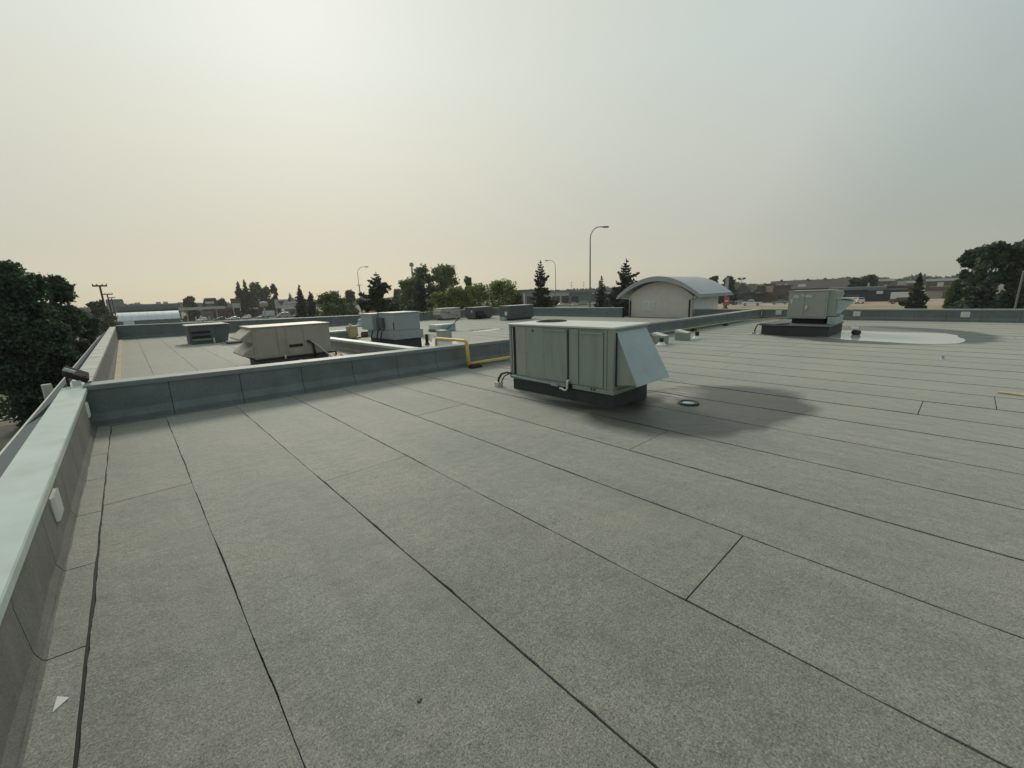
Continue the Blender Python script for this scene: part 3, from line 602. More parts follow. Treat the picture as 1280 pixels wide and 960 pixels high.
k = thing('rooftop_unit', 'low dark grey air handler with louvres at the far left of the far roof', 'air conditioner', (2.9, 24.3, 0))
MB().box(2.0, 3.0, 23.9, 25.2, .004, .86).build('cabinet', MT['grrtu'], k, bevel=.01)
MB().box(1.93, 3.5, 23.82, 25.3, .861, .90).build('lid', MT['rtu_top'], k)
MB().loft([(3.002, 23.95, .05), (3.45, 23.95, .05), (3.65, 23.95, .86), (3.0, 23.95, .86)], [(3.002, 25.1, .05), (3.45, 25.1, .05), (3.65, 25.1, .86), (3.0, 25.1, .86)]).build('flank', MT['grrtu'], k)
for z in (.55, .34): MB().box(2.1, 2.8, 23.86, 23.898, z-.05, z+.05).build('louvre', MT['dark'], k)
MB().box(2.1, 2.8, 23.84, 23.898, .18, .24).build('louvre', MT['rtu'], k)
MB().tube([(2.9, 23.85, .02), (2.9, 23.85, .26)], .04, 8).build('drain_pipe', MT['pale'], k)
tag(MB().obox((1.75, 24.0, .010), .45, .45, .03, .3).build('paving_slab', MT['tan']), 'pale flat slab lying left of the low dark air handler', 'slab')
for i, (x, y, a) in enumerate(((3.6, 22.7, .3), (4.2, 23.1, -.2))):
    tag(MB().obox((x, y, .012), .75, .35, .07, a).build('felt_offcut', MT['curb']), ['dark felt offcut lying in front of the low dark air handler', 'dark felt offcut lying beside the hoods of the tan air handler'][i], 'offcut')

e = thing('rooftop_unit', 'blue grey stepped air handler on a tall dark curb beside the bright puddle', 'air conditioner', (7.2, 14.2, 0))
MB().box(6.72, 7.7, 13.2, 15.2, .004, .36).build('curb', MT['curb'], e)
MB().box(6.66, 7.76, 13.12, 15.3, .361, .66).build('base_section', MT['slrtu'], e, bevel=.008)
MB().box(6.70, 7.70, 13.2, 14.35, .665, 1.25).build('cabinet', MT['slrtu'], e, bevel=.008)
MB().box(6.45, 7.70, 14.36, 15.3, .665, 1.22).build('cabinet', MT['slrtu'], e, bevel=.008)
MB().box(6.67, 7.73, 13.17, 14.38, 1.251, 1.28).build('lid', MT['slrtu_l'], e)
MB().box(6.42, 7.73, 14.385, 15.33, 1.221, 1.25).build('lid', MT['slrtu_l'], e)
MB().box(6.60, 6.698, 13.9, 14.33, .75, 1.1).build('control_box', MT['grrtu'], e)
MB().box(6.685, 6.70, 13.22, 13.26, .68, .95).build('hinge', MT['black'], e)
for i, y in enumerate((13.75, 14.05, 14.5)): MB().tube([(6.6, y, .7), (6.5, y, .66), (6.45, y+.05, .4), (6.45, y+.05, .02)], .025, 6).build('refrigerant_pipe', MT['black'], e, smooth=True)
MB().tube([(6.62, 15.2, .42), (6.2, 15.3, .35), (6.0, 15.5, .33)], .03, 6).build('drain_pipe', MT['black'], e)

def simple(name, label, cat, loc, parts, group=None):
    o = thing(name, label, cat, loc, group)
    for nm, mb, mt, kw in parts: mb.build(nm, MT[mt], o, **kw)
    return o
y_ = simple('gas_meter_box', 'faded yellow steel box standing behind the low divider', 'box', (7.5, 18.9, 0), [
    ('housing', MB().box(7.3, 7.7, 18.75, 19.1, .12, .58), 'yellow_p', {}), ('stand', MB().box(7.35, 7.65, 18.8, 19.05, .004, .119), 'yellow_p', {}), ('lid', MB().box(7.28, 7.72, 18.73, 19.12, .581, .60), 'yellow_p', {}), ('valve', MB().lathe(7.45, 18.95, [(.07, .60), (.08, .66), (.03, .70)], 10), 'pale', {}), ('door', MB().box(7.33, 7.67, 18.735, 18.749, .24, .55), 'yellow_p', {})])
for i, (x, y, s_) in enumerate(((8.3, 19.3, .2), (8.9, 19.6, .24))):
    simple('pipe_saddle', ['dark brown saddle block right of the yellow steel box', 'dark saddle block farther right of the yellow steel box'][i], 'pipe support', (x, y, 0), [('block', MB().box(x-s_, x+s_, y-.15, y+.15, .004, .2), 'wood', dict(bevel=.01)), ('strap', MB().box(x-s_-.01, x+s_+.01, y-.04, y+.04, .2, .26), 'brown', {})])
simple('flue_panel', 'upright dull red sheet metal flue leaning behind the blue grey air handler', 'flue', (11.9, 26.4, 0), [
    ('duct', MB().hexa([(11.72, 26.3, .004), (12.05, 26.3, .004), (12.05, 26.6, .004), (11.72, 26.6, .004), (11.80, 26.3, 1.0), (12.16, 26.3, 1.0), (12.16, 26.6, 1.0), (11.80, 26.6, 1.0)]), 'red', dict(bevel=.01)), ('flange', MB().box(11.66, 12.1, 26.25, 26.65, .004, .12), 'red', {})])
simple('roof_ventilator', 'small grey cone roof ventilator with round head near the back parapet', 'vent', (11.5, 27.4, 0), [
    ('cone', MB().lathe(11.5, 27.4, [(.34, .004), (.34, .08), (.14, .30)], 14), 'galv', dict(smooth=False)), ('head', MB().lathe(11.5, 27.4, [(.10, .30), (.15, .36), (.15, .46), (.06, .53)], 12), 'pale', {})])
simple('vent_stack', 'thin black pipe standing in the bright puddle', 'vent', (8.2, 13.65, 0), [('pipe', MB().lathe(8.2, 13.65, [(.06, .004), (.06, .40), (.05, .405)], 12), 'black', {}), ('collar', MB().lathe(8.2, 13.65, [(.10, .008), (.065, .08)], 12), 'curb', {})])
simple('vent_hood', 'blue grey sloped vent hood just behind the yellow pipe bend', 'vent', (9.5, 14.4, 0), [
    ('housing', MB().loft([(9.3, 14.25, .004), (9.75, 14.25, .004), (9.75, 14.25, .33), (9.55, 14.25, .40), (9.3, 14.25, .40)], [(9.3, 14.7, .004), (9.75, 14.7, .004), (9.75, 14.7, .33), (9.55, 14.7, .40), (9.3, 14.7, .40)]), 'slrtu', dict(bevel=.008)), ('lid', MB().box(9.27, 9.57, 14.22, 14.73, .401, .42), 'slrtu_l', {})])
simple('vent_hood', 'low blue grey duct box with pale end and a looping black cable', 'vent', (12.0, 18.4, 0), [
    ('housing', MB().box(11.75, 12.6, 18.0, 18.75, .004, .36), 'galv', dict(bevel=.03)), ('end_cap', MB().box(11.5, 11.748, 18.05, 18.85, .12, .36), 'pale', dict(bevel=.01)), ('base', MB().box(11.45, 11.745, 18.05, 18.85, .004, .119), 'grrtu', {}),
    ('cable', MB().tube([(11.9, 17.95, .02), (12.1, 17.9, .2), (12.5, 17.9, .42), (12.9, 18.2, .75), (12.6, 19.0, .95), (12.0, 19.8, .98)], .022, 6), 'black', dict(smooth=True)), ('tag', MB().box(12.55, 12.68, 17.88, 17.92, .50, .62), 'red', {})])
simple('rooftop_unit', 'beige air handler with sloped end near the back parapet', 'air conditioner', (18.4, 27.2, 0), [
    ('cabinet', MB().loft([(17.75, 26.9, .10), (19.35, 26.9, .10), (19.35, 26.9, .86), (17.6, 26.9, .86), (17.45, 26.9, .45)], [(17.75, 27.9, .10), (19.35, 27.9, .10), (19.35, 27.9, .86), (17.6, 27.9, .86), (17.45, 27.9, .45)]), 'beige', dict(bevel=.01)), ('lid', MB().box(17.58, 19.38, 26.87, 27.93, .861, .89), 'rtu_top', {}), ('curb', MB().box(17.8, 19.3, 26.95, 27.85, .004, .099), 'curb', {}), ('name_plate', MB().box(18.1, 18.35, 26.88, 26.899, .5, .58), 'brown', {})])
simple('rooftop_unit', 'dark grey air handler with dark intake hood, right of the beige one', 'air conditioner', (20.3, 25.6, 0), [
    ('cabinet', MB().box(19.3, 21.0, 25.0, 26.2, .08, .86), 'grrtu', dict(bevel=.01)), ('lid', MB().box(19.27, 21.03, 24.97, 26.23, .861, .885), 'slrtu', {}), ('curb', MB().box(19.4, 20.9, 25.1, 26.1, .004, .079), 'curb', {}),
    ('intake_hood', MB().loft([(19.4, 24.99, .12), (20.1, 24.99, .12), (20.1, 24.99, .60), (19.4, 24.99, .60)], [(19.4, 24.65, .12), (20.1, 24.65, .12), (20.1, 24.65, .30), (19.4, 24.65, .30)]), 'dark', {}), ('gauge', MB().box(19.28, 19.299, 25.3, 25.42, .5, .65), 'white', {})])
simple('rooftop_unit', 'long dark grey air handler with pale lid, behind the large one on the near roof', 'air conditioner', (20.2, 21.3, 0), [
    ('cabinet', MB().box(19.05, 21.3, 20.8, 21.9, .12, .97), 'grrtu', dict(bevel=.01)), ('lid', MB().box(19.02, 21.33, 20.77, 21.93, .971, .995), 'slrtu_l', {}), ('curb', MB().box(19.15, 21.2, 20.9, 21.8, .004, .119), 'curb', {}),
    ('panel', MB().box(19.6, 20.4, 20.785, 20.799, .18, .92), 'grrtu', dict(bevel=.004)), ('panel', MB().box(20.45, 21.25, 20.785, 20.799, .18, .92), 'grrtu', dict(bevel=.004)), ('service_valve', MB().box(19.0, 19.05, 21.1, 21.3, .35, .6), 'white', {}), ('drain_box', MB().box(18.8, 19.04, 21.1, 21.6, .004, .25), 'galv', {})])

# arched roof entrance tower
pt_ = thing('entrance_tower', 'small beige stucco tower with a barrel vaulted pale metal roof rising behind the cross wall', 'building', (27.5, 13.1, G))
xa, xb, ya, yb = 24.62, 28.4, 11.0, 15.2; yc = (ya+yb)/2
arc = lambda y0, y1, z0, z1, n=20: [(y0+(y1-y0)*i/n, z0+(z1-z0)*(1-(2*i/n-1)**2)) for i in range(n+1)]
gab = [(ya, G), (yb, G)]+[(y, z) for y, z in reversed(arc(ya, yb, 1.30, 2.17))]
MB().loft([(xa, y, z) for y, z in gab], [(xa+.25, y, z) for y, z in gab]).build('gable_wall', MT['stucco'], pt_)
MB().box(xa+.251, xb, ya, ya+.25, G, 1.30).build('side_wall', MT['stucco2'], pt_)
MB().box(xa+.251, xb, yb-.25, yb, G, 1.30).build('side_wall', MT['stucco'], pt_)
MB().box(xb-.25, xb, ya+.251, yb-.251, G, 1.9).build('rear_wall', MT['stucco'], pt_)
o1 = arc(ya-.62, yb+.62, 1.36, 2.48); o2 = arc(ya-.60, yb+.60, 1.16, 2.20)
for i in range(6):
    x0 = xa-.45+i*.80
    MB().loft([(x0+.004, y, z) for y, z in o1]+[(x0+.004, y, z) for y, z in reversed(arc(ya-.60, yb+.60, 1.30, 2.40))], [(x0+.796, y, z) for y, z in o1]+[(x0+.796, y, z) for y, z in reversed(arc(ya-.60, yb+.60, 1.30, 2.40))]).build('roof_sheet', MT['metalroof'], pt_)
MB().loft([(xa-.47, y, z+.02) for y, z in o1]+[(xa-.47, y, z) for y, z in reversed(o2)], [(xa-.452, y, z+.02) for y, z in o1]+[(xa-.452, y, z) for y, z in reversed(o2)]).build('fascia', MT['metalroof'], pt_)
MB().loft([(xa-.448, y, z) for y, z in arc(ya-.60, yb+.60, 1.285, 2.385)]+[(xa-.448, y, z) for y, z in reversed(arc(ya-.60, yb+.60, 1.24, 2.34))], [(xb, y, z) for y, z in arc(ya-.60, yb+.60, 1.285, 2.385)]+[(xb, y, z) for y, z in reversed(arc(ya-.60, yb+.60, 1.24, 2.34))]).build('soffit', MT['galv'], pt_)
for y in (ya-.70, yb+.60): MB().box(xa-.47, xb+.6, y, y+.10, 1.19, 1.30).build('gutter', MT['galv'], pt_)
for y in (ya+.10, yb-.16): MB().box(xa-.07, xa-.002, y, y+.07, -.3, 1.05).build('downpipe', MT['brown'], pt_)
for y in (ya+.10, yb-.16): MB().tube([(xa-.035, y+.035, 1.04), (xa-.06, y+.035, 1.15), (xa-.35, y+.035+(-.5 if y < yc else .5), 1.22)], .035, 6).build('downpipe_elbow', MT['pale'], pt_)
lv = MB().box(xa-.03, xa-.002, 13.35, 14.2, .40, 1.02).build('louvre_panel', MT['white'], pt_)
for i in range(7): MB().box(xa-.045, xa-.031, 13.40, 13.75, .45+.08*i, .49+.08*i).build('slat', MT['pale'], lv)
for i in range(7): MB().box(xa-.045, xa-.031, 13.82, 14.15, .45+.08*i, .49+.08*i).build('slat', MT['pale'], lv)

# ------------------------------------------------------------------ street level: ground, lots, verges
MT['ground'] = mat('dry_ground', (.135, .125, .085), .95, var=.3, scale=.05, fine=.2, fscale=2)
MT['asphalt'] = mat('asphalt', (.085, .083, .080), .9, var=.15, scale=.3, fine=.15, fscale=20)
MT['asphalt_b'] = mat('brown_asphalt', (.060, .056, .050), .9, var=.15, scale=.3, fine=.15, fscale=20)
MT['drygrass'] = mat('dry_grass', (.30, .23, .115), .95, var=.25, scale=.2, fine=.25, fscale=4)
MT['grass'] = mat('lawn', (.085, .105, .035), .95, var=.3, scale=.4, fine=.3, fscale=10)
MT['pinklot'] = mat('pink_gravel', (.36, .28, .22), .95, var=.1, scale=.1)
MT['concrete'] = mat('concrete', (.36, .34, .30), .9, var=.12, scale=1)
def flat(name, poly, z, mt, kind='structure'):
    m = MB(); m.add([(x, y, z) for x, y in poly], [tuple(range(len(poly)))]); return m.build(name, mt, None, kind=kind, norm=False)
gp = [(880*math.cos(a*math.pi/24), 880*math.sin(a*math.pi/24)) for a in range(48)]
flat('ground', gp, G, MT['ground'])
flat('parking_lot', [(-60, -30), (-1.3, -30), (-1.3, 37.2), (-7, 36.0), (-60, 33)], G+.004, MT['asphalt_b'])
flat('lawn', [(-60, 36.5), (-7, 40.2), (-1.3, 41.5), (20, 44), (20, 60), (-60, 60)], G+.004, MT['grass'])
flat('path', [(-60, 34.6), (-7, 37.7), (-1.3, 38.9), (-1.3, 41.0), (-7, 39.7), (-60, 36.2)], G+.06, MT['concrete'])
flat('parking_lot', [(-40, 150), (60, 140), (80, 200), (60, 290), (-60, 290)], G+.004, MT['asphalt'])
flat('road', [(110, 140), (250, -40), (232, -46), (96, 128)], G+.004, MT['asphalt'])
flat('parking_lot', [(128, 175), (235, 60), (260, 90), (160, 190)], G+.012, MT['asphalt'])
flat('parking_lot', [(141, 72), (148, -30), (215, -30), (215, 76)], G+.008, MT['concrete'])
flat('verge', [(112, 78), (122, -30), (147, -30), (141, 70)], G+.010, MT['drygrass'])
flat('parking_lot', [(148, 24), (150, -20), (190, -20), (176, 26)], G+.012, MT['pinklot'])

# ------------------------------------------------------------------ trees
LM = {'deep': leafmat('leaf_deep', (.038, .070, .047), (.10, .148, .088), .36),
      'dark': leafmat('leaf_dark', (.026, .042, .024), (.062, .088, .048), .25), 'mid': leafmat('leaf_mid', (.070, .112, .035), (.17, .225, .075), .38),
      'light': leafmat('leaf_light', (.115, .165, .045), (.235, .295, .09), .42), 'spruce': leafmat('needles', (.018, .030, .022), (.046, .064, .044), .12),
      'blue': leafmat('blue_needles', (.035, .055, .048), (.075, .10, .085), .08), 'grey': leafmat('leaf_greygreen', (.055, .07, .045), (.10, .115, .075), .2)}
MT['bark'] = mat('bark', (.055, .042, .032), .95, var=.3, scale=5, bump=.3)
def quads(name, c, a, b, mt, parent):
    n = len(c); V = np.empty((n*4, 3)); V[0::4] = c-a-b; V[1::4] = c+a-b; V[2::4] = c+a*.7+b; V[3::4] = c-a*.7+b
    off = WL[parent.name]; V -= np.array(off)
    me = bpy.data.meshes.new(name); me.vertices.add(n*4); me.vertices.foreach_set('co', V.ravel())
    me.loops.add(n*4); me.loops.foreach_set('vertex_index', np.arange(n*4)); me.polygons.add(n)
    me.polygons.foreach_set('loop_start', np.arange(n)*4); me.polygons.foreach_set('loop_total', np.full(n, 4)); me.update(calc_edges=True); me.validate()
    me.materials.append(mt); o = bpy.data.objects.new(name, me); COL.objects.link(o); o.parent = parent; WL[o.name] = off; return o
def rv(rng, n):
    v = rng.normal(size=(n, 3)); return v/np.linalg.norm(v, axis=1)[:, None]
def leafy(name, label, x, y, ztop, w, zb, mt, leaf, n, group='trees around the roof', seed=0, shape='round', wy=None, base=G, clumps=None, cat='tree'):
    rng = np.random.default_rng(seed+1000); t = thing(name, label, cat, (x, y, base), group)
    h = ztop-zb; K = clumps or int(16+h*2); cs = []; rad = []
    wy = wy or w
    for i in range(K):
        for _ in range(20):
            u = rng.random()**.8
            env = {'round': math.sin(math.pi*min(1, .12+.80*u))**.65, 'tall': math.sin(math.pi*min(1, .15+.78*u))**.5, 'column': .9-.5*u, 'bush': (1-u*u)**.5}[shape]
            a = rng.random()*2*math.pi; r = env*(.35+.65*rng.random()**.5)
            cr_ = min(w, wy)*(.13+.12*rng.random())*(1.15-.45*u)
            p = (x+math.cos(a)*r*(w/2-cr_*.6), y+math.sin(a)*r*(wy/2-cr_*.6), zb+h*u*.96)
            break
        r_ = min(cr_, h*.2); cs.append((p[0], p[1], min(p[2], ztop-r_*1.1-abs(rng.normal())*.05*h))); rad.append(r_)
    cs.append((x+rng.normal()*.06*w, y, ztop-min(w*.14, h*.12))); rad.append(min(w*.15, h*.14))
    cs.append((x+rng.normal()*.05*w, y, ztop-min(w*.36, h*.24))); rad.append(min(w*.22, h*.2))
    cs.append((x+rng.normal()*.05*w, y, ztop-min(w*.55, h*.40))); rad.append(min(w*.26, h*.2))
    cs = np.array(cs); rad = np.array(rad)
    dd = np.linalg.norm(cs[:, None]-cs[None], axis=2)/(rad[:, None]+rad[None]); np.fill_diagonal(dd, 9); ok = np.sort(dd, axis=1)[:, 1] < .95   # no stray clumps
    cs = cs[ok]; rad = rad[ok]; K = len(cs)
    idx = rng.choice(K, size=n, p=rad**1.6/np.sum(rad**1.6)); d = rv(rng, n); rr = rng.random(n)**.42*(1+.16*rng.normal(size=n))
    c = cs[idx]+d*(rad[idx]*rr)[:, None]*np.array([1.05, 1.05, .85]);
    nr = d*.6+rv(rng, n)*.9; nr /= np.linalg.norm(nr, axis=1)[:, None]
    a = np.cross(nr, rv(rng, n)); a /= np.linalg.norm(a, axis=1)[:, None]; b = np.cross(nr, a); s = leaf*(.6+.8*rng.random(n))[:, None]
    quads('crown', c, a*s*.5, b*s*.62, mt, t)
    m = MB(); tw = max(.09, .02*(ztop-base)); m.tube([(x, y, base), (x+.02, y, base+(ztop-base)*.3), (x-.03*w, y+.02, zb+h*.55), (x, y, zb+h*.85)], [tw, tw*.8, tw*.5, tw*.12], 8)
    for i in range(7):
        k = int(rng.integers(0, K)); z0 = zb+h*(.05+.3*rng.random()); p = cs[k]
        if p[2] < z0: z0 = max(base+.5, p[2]-.4*h*.3)
        m.tube([(x, y, z0), ((x+p[0])/2, (y+p[1])/2, (z0+p[2])/2+.1*h*.3), tuple(p)], [tw*.4, tw*.25, tw*.06], 5)
    m.build('trunk', MT['bark'], t, smooth=True)
    return t
def spruce(name, label, x, y, ztop, w, mt, seed=0, base=G, group='spruces around the roof', levels=None, per=9, ragged=.25, needle=1.0, skirt=.04, power=.85):
    rng = np.random.default_rng(seed+77); t = thing(name, label, 'tree', (x, y, base), group); h = ztop-base
    L = levels or int(h*2.2); C = []; A = []; B = []
    for i in range(L):
        u = skirt+(1-skirt)*(i/L); z = base+h*u; r = w/2*((1-u)**power+.03)
        for j in range(per if u < .9 else 5):
            az = 2*math.pi*(j/per)+i*2.4+rng.normal()*.25; l = r*(1+ragged*rng.normal()*1.25); l = max(l, .08)
            if rng.random() < .24: continue
            dr = np.array([math.cos(az), math.sin(az), 0]); sd_ = np.array([-dr[1], dr[0], 0])
            k = max(3, int(l/(.22*needle)))
            for q in range(k):
                f_ = (q+.6)/k; droop = -.34*l*f_+.30*l*f_**3+.16*l*(u > .6)*f_*2
                for side in (-1, 0, 1):
                    wd = .32*l*(1-.6*f_)*needle if side else 0
                    p = np.array([x, y, z+droop+rng.normal()*.03*l])+dr*(l*f_)+sd_*side*wd*(.5+.5*rng.random())
                    sz = (.10+.09*l)*(.7+.6*rng.random())*needle
                    C.append(p); A.append((dr*.5+sd_*side*.5+rng.normal(size=3)*.22)*sz); B.append((np.array([0, 0, -.55])+sd_*rng.normal()*.4+rng.normal(size=3)*.15)*sz)
    # leader
    for q in range(14):
        C.append(np.array([x+rng.normal()*.03, y+rng.normal()*.03, ztop-h*.05*q/14])); A.append(rv(rng, 1)[0]*.07*needle); B.append(np.array([0, 0, .12]))
    quads('crown', np.array(C), np.array(A), np.array(B), mt, t)
    MB().tube([(x, y, base), (x, y, base+h*.5), (x, y, ztop-.05)], [max(.1, .016*h), .01*h, .01], 7).build('trunk', MT['bark'], t, smooth=True)
    return t
T1 = 'trees around the roof'; sdn = 0
for (x, y, zt, w, zb, mt, leaf, n, sh, cl, lb) in [
    # beside the left parapet
    (-3.15, 26.2, 3.85, 2.7, -2.3, 'deep', .08, 34000, 'tall', 90, 'big dark tree with ragged crown at the left edge'),
    (-5.3, 27.5, 3.6, 3.0, -2.6, 'deep', .11, 12000, 'tall', 60, 'dark tree half cut off by the left edge'),
    (-2.02, 28.0, 3.35, 1.7, -2.9, 'deep', .08, 20000, 'tall', 70, 'dark broadleaf tree pressed against the outside of the left parapet'),
    (-1.85, 36.5, 1.6, 1.9, -3.6, 'deep', .12, 9000, 'tall', 30, 'lower dark tree next to the utility poles'),
    (-6.2, 42.0, -2.6, 3.2, G, 'mid', .16, 2200, 'bush', 18, 'sprawling green bush by the concrete path below the left parapet'),
    (-4.6, 34.5, -2.9, 1.6, G, 'dark', .14, 1800, 'bush', 14, 'dark bush under the big left tree'),
    (-7.9, 46.0, -3.0, 4.0, G, 'light', .2, 1800, 'bush', 14, 'yellow green bush on the lawn at the left edge'),
    (-3.7, 122, 3.9, 5.0, -4, 'grey', .45, 1500, 'round', 24, 'hazy grey green tree behind the utility poles'),
    (22, 232, 6.0, 7.0, -4, 'dark', .7, 1800, 'column', 34, 'dark round tree left of the dark mansard roof'),
    (35, 240, 4.9, 5.0, -4, 'dark', .6, 1400, 'column', 30, 'small dark round tree right of the dark mansard roof'),
    (49.5, 240, 12.2, 8.0, -4, 'mid', .75, 2600, 'column', 44, 'tall broadleaf tree right of the two narrow spruces'),
    (53.8, 240, 10.2, 7.6, -4, 'mid', .75, 2400, 'column', 44, 'broadleaf tree behind the round topped sign'),
    (57.8, 240, 11.2, 4.4, -4, 'dark', .7, 1800, 'column', 46, 'narrow dark poplar left of the triangle billboard'),
    (35.6, 99.5, 4.2, 7.6, -4.3, 'mid', .32, 4200, 'round', 40, 'wide round maple above the corner of the back parapet'),
    (63.4, 157.7, 5.6, 5.4, -4, 'grey', .5, 1800, 'column', 34, 'pale distant tree just right of the round maple'),
    (69.7, 132.8, 5.0, 4.6, -4, 'grey', .42, 1800, 'column', 34, 'small grey green tree right of the ragged dark spruce'),
    (57.8, 102.9, 7.4, 7.6, -4.2, 'mid', .34, 5000, 'tall', 54, 'broadleaf tree left in the tall clump behind the blue grey air handler'),
    (62.4, 103.5, 10.8, 7.6, -4, 'mid', .34, 5600, 'tall', 60, 'tall rounded tree in the middle clump with notched top'),
    (67.0, 99.7, 10.9, 9.4, -3, 'mid', .34, 6500, 'tall', 66, 'tallest airy poplar in the middle clump'),
    (69.1, 91.9, 7.0, 3.4, -3, 'mid', .3, 2600, 'column', 44, 'slim small topped tree between tall poplar and lighter trees'),
    (46.3, 71.3, 2.9, 5.8, -4.2, 'light', .26, 3000, 'round', 30, 'low yellow green tree in front of the tall clump'),
    (50.0, 70.0, 3.9, 6.4, -4.2, 'light', .26, 3600, 'round', 34, 'light green tree above the beige air handler'),
    (52.2, 65.9, 4.3, 6.0, -4.2, 'light', .25, 3600, 'round', 34, 'light green tree above the dark grey air handler'),
    (54.5, 61.3, 4.85, 7.0, -4.2, 'light', .25, 4400, 'round', 38, 'brightest green broad tree at the right of the middle clump'),
    (57.2, 60.0, 2.2, 4.4, -4.2, 'mid', .25, 2200, 'round', 24, 'lower dark green tree at the foot of the brightest green one'),
    (87.4, 58.2, 2.2, 4.6, -4.2, 'grey', .3, 1400, 'bush', 20, 'grey leafed bush between the two right hand spruces'),
    (162.5, 64.9, 5.7, 4.8, -4, 'dark', .5, 1870, 'column', 34, 'dark tree peeking over the arched roof end'),
    (161.5, 59.2, 5.4, 6.6, -4, 'dark', .5, 2210, 'column', 36, 'dark tree behind the red sign'),
    (188.1, 27.4, 3.1, 5.6, -4, 'dark', .55, 2040, 'column', 36, 'left one of two dark round trees behind the dark blue shop'),
    (190.5, 23.9, 4.0, 6.2, -4, 'dark', .55, 2210, 'column', 36, 'right taller one of two dark round trees behind the dark blue shop'),
    (78.0, 1.2, 1.5, 2.3, -3.2, 'mid', .22, 4420, 'column', 42, 'small yellow green tree at the left foot of the big right trees'),
    (74.0, 0.1, 5.1, 2.9, -3.5, 'deep', .25, 5200, 'tall', 50, 'left tree of the big dark clump at the right edge'),
    (70.0, -1.35, 5.45, 3.6, -3.5, 'deep', .25, 7200, 'tall', 60, 'middle and tallest tree of the big dark clump at the right edge'),
    (71.0, -3.4, 5.5, 3.6, -3.5, 'deep', .25, 6000, 'tall', 54, 'tree cut by the right edge behind the leaning pole'),
]:
    sdn += 1
    leafy('bush' if sh == 'bush' else 'broadleaf_tree', lb, x, y, zt, w, zb, LM[mt], leaf, n, T1, sdn, sh, clumps=cl, cat='bush' if sh == 'bush' else 'tree')
for (x, y, zt, w, mt, kw, lb) in [
    (42.0, 236, 12.3, 5.2, 'spruce', dict(needle=3.0, levels=22, per=7), 'narrow spruce at the left end of the far group'),
    (44.6, 236, 13.2, 4.6, 'spruce', dict(needle=3.0, levels=22, per=7), 'taller narrow spruce second in the far group'),
    (67.9, 251, 6.8, 3.4, 'spruce', dict(needle=3.0, levels=14, per=6), 'tiny distant spruce above the white roofed shop'),
    (34.9, 120, 6.2, 4.0, 'spruce', dict(needle=1.6, levels=24), 'dark spruce left of a pair beside the round maple'),
    (36.4, 116.6, 4.4, 3.6, 'spruce', dict(needle=1.6, levels=22), 'shorter spruce of the pair beside the round maple'),
    (32.0, 67.8, 6.1, 7.4, 'spruce', dict(needle=1.15, levels=25, per=10, ragged=.35), 'ragged dark spruce with open branches behind the blue grey air handler'),
    (48.4, 81.7, 6.0, 6.2, 'spruce', dict(needle=1.3, levels=24), 'dark spruce in front of the tall middle clump'),
    (58.3, 54.8, 7.65, 5.0, 'spruce', dict(needle=1.1, levels=28, per=9, ragged=.3), 'tall dark spruce left of the tall street lamp'),
    (69.4, 49.1, 4.6, 3.3, 'spruce', dict(needle=1.2, levels=24), 'small spruce just right of the tall street lamp'),
    (64.3, 40.4, 6.9, 6.6, 'spruce', dict(needle=1.1, levels=26, per=10, ragged=.3), 'broad dark spruce half hidden by the arched roof'),
    (104.8, 6.3, 2.85, 3.8, 'spruce', dict(needle=1.5, levels=24, power=1.15), 'lone dark spruce in front of the dark red building'),
    (62.0, -1.1, 2.3, 4.2, 'blue', dict(needle=1.1, levels=22, per=10), 'bluish spruce with long branches in front of the big right trees'),
]:
    sdn += 1; spruce('spruce_tree', lb, x, y, zt, w, LM[mt], sdn, **kw)

# far treeline along the horizon: one mass
rng = np.random.default_rng(5); C = []; 
holder = MB(); 
n = 22000; az = np.radians(rng.uniform(-16, 102, n)); D = rng.uniform(520, 860, n)
hh = 8.5+5*np.array([mnoise.noise(Vector((a*30, 1.3, 0))) for a in az])+3*np.array([abs(mnoise.noise(Vector((a*160, 7.3, 0)))) for a in az])
c = np.stack([D*np.sin(az), D*np.cos(az), G+rng.random(n)**.7*hh*(.6+.4*(D-520)/340)+.5], 1)
a = rv(rng, n)*2.2; a[:, 2] *= .5; b = np.zeros((n, 3)); b[:, 2] = 1.6; b += rng.normal(size=(n, 3))*.7
dm = bpy.data.objects.new('tmp', None); WL['tmp'] = Vector((0, 0, 0))
tl = quads('far_treeline', c, a, b, LM['dark'], dm); tl.parent = None; bpy.data.objects.remove(dm); tl['kind'] = 'stuff'

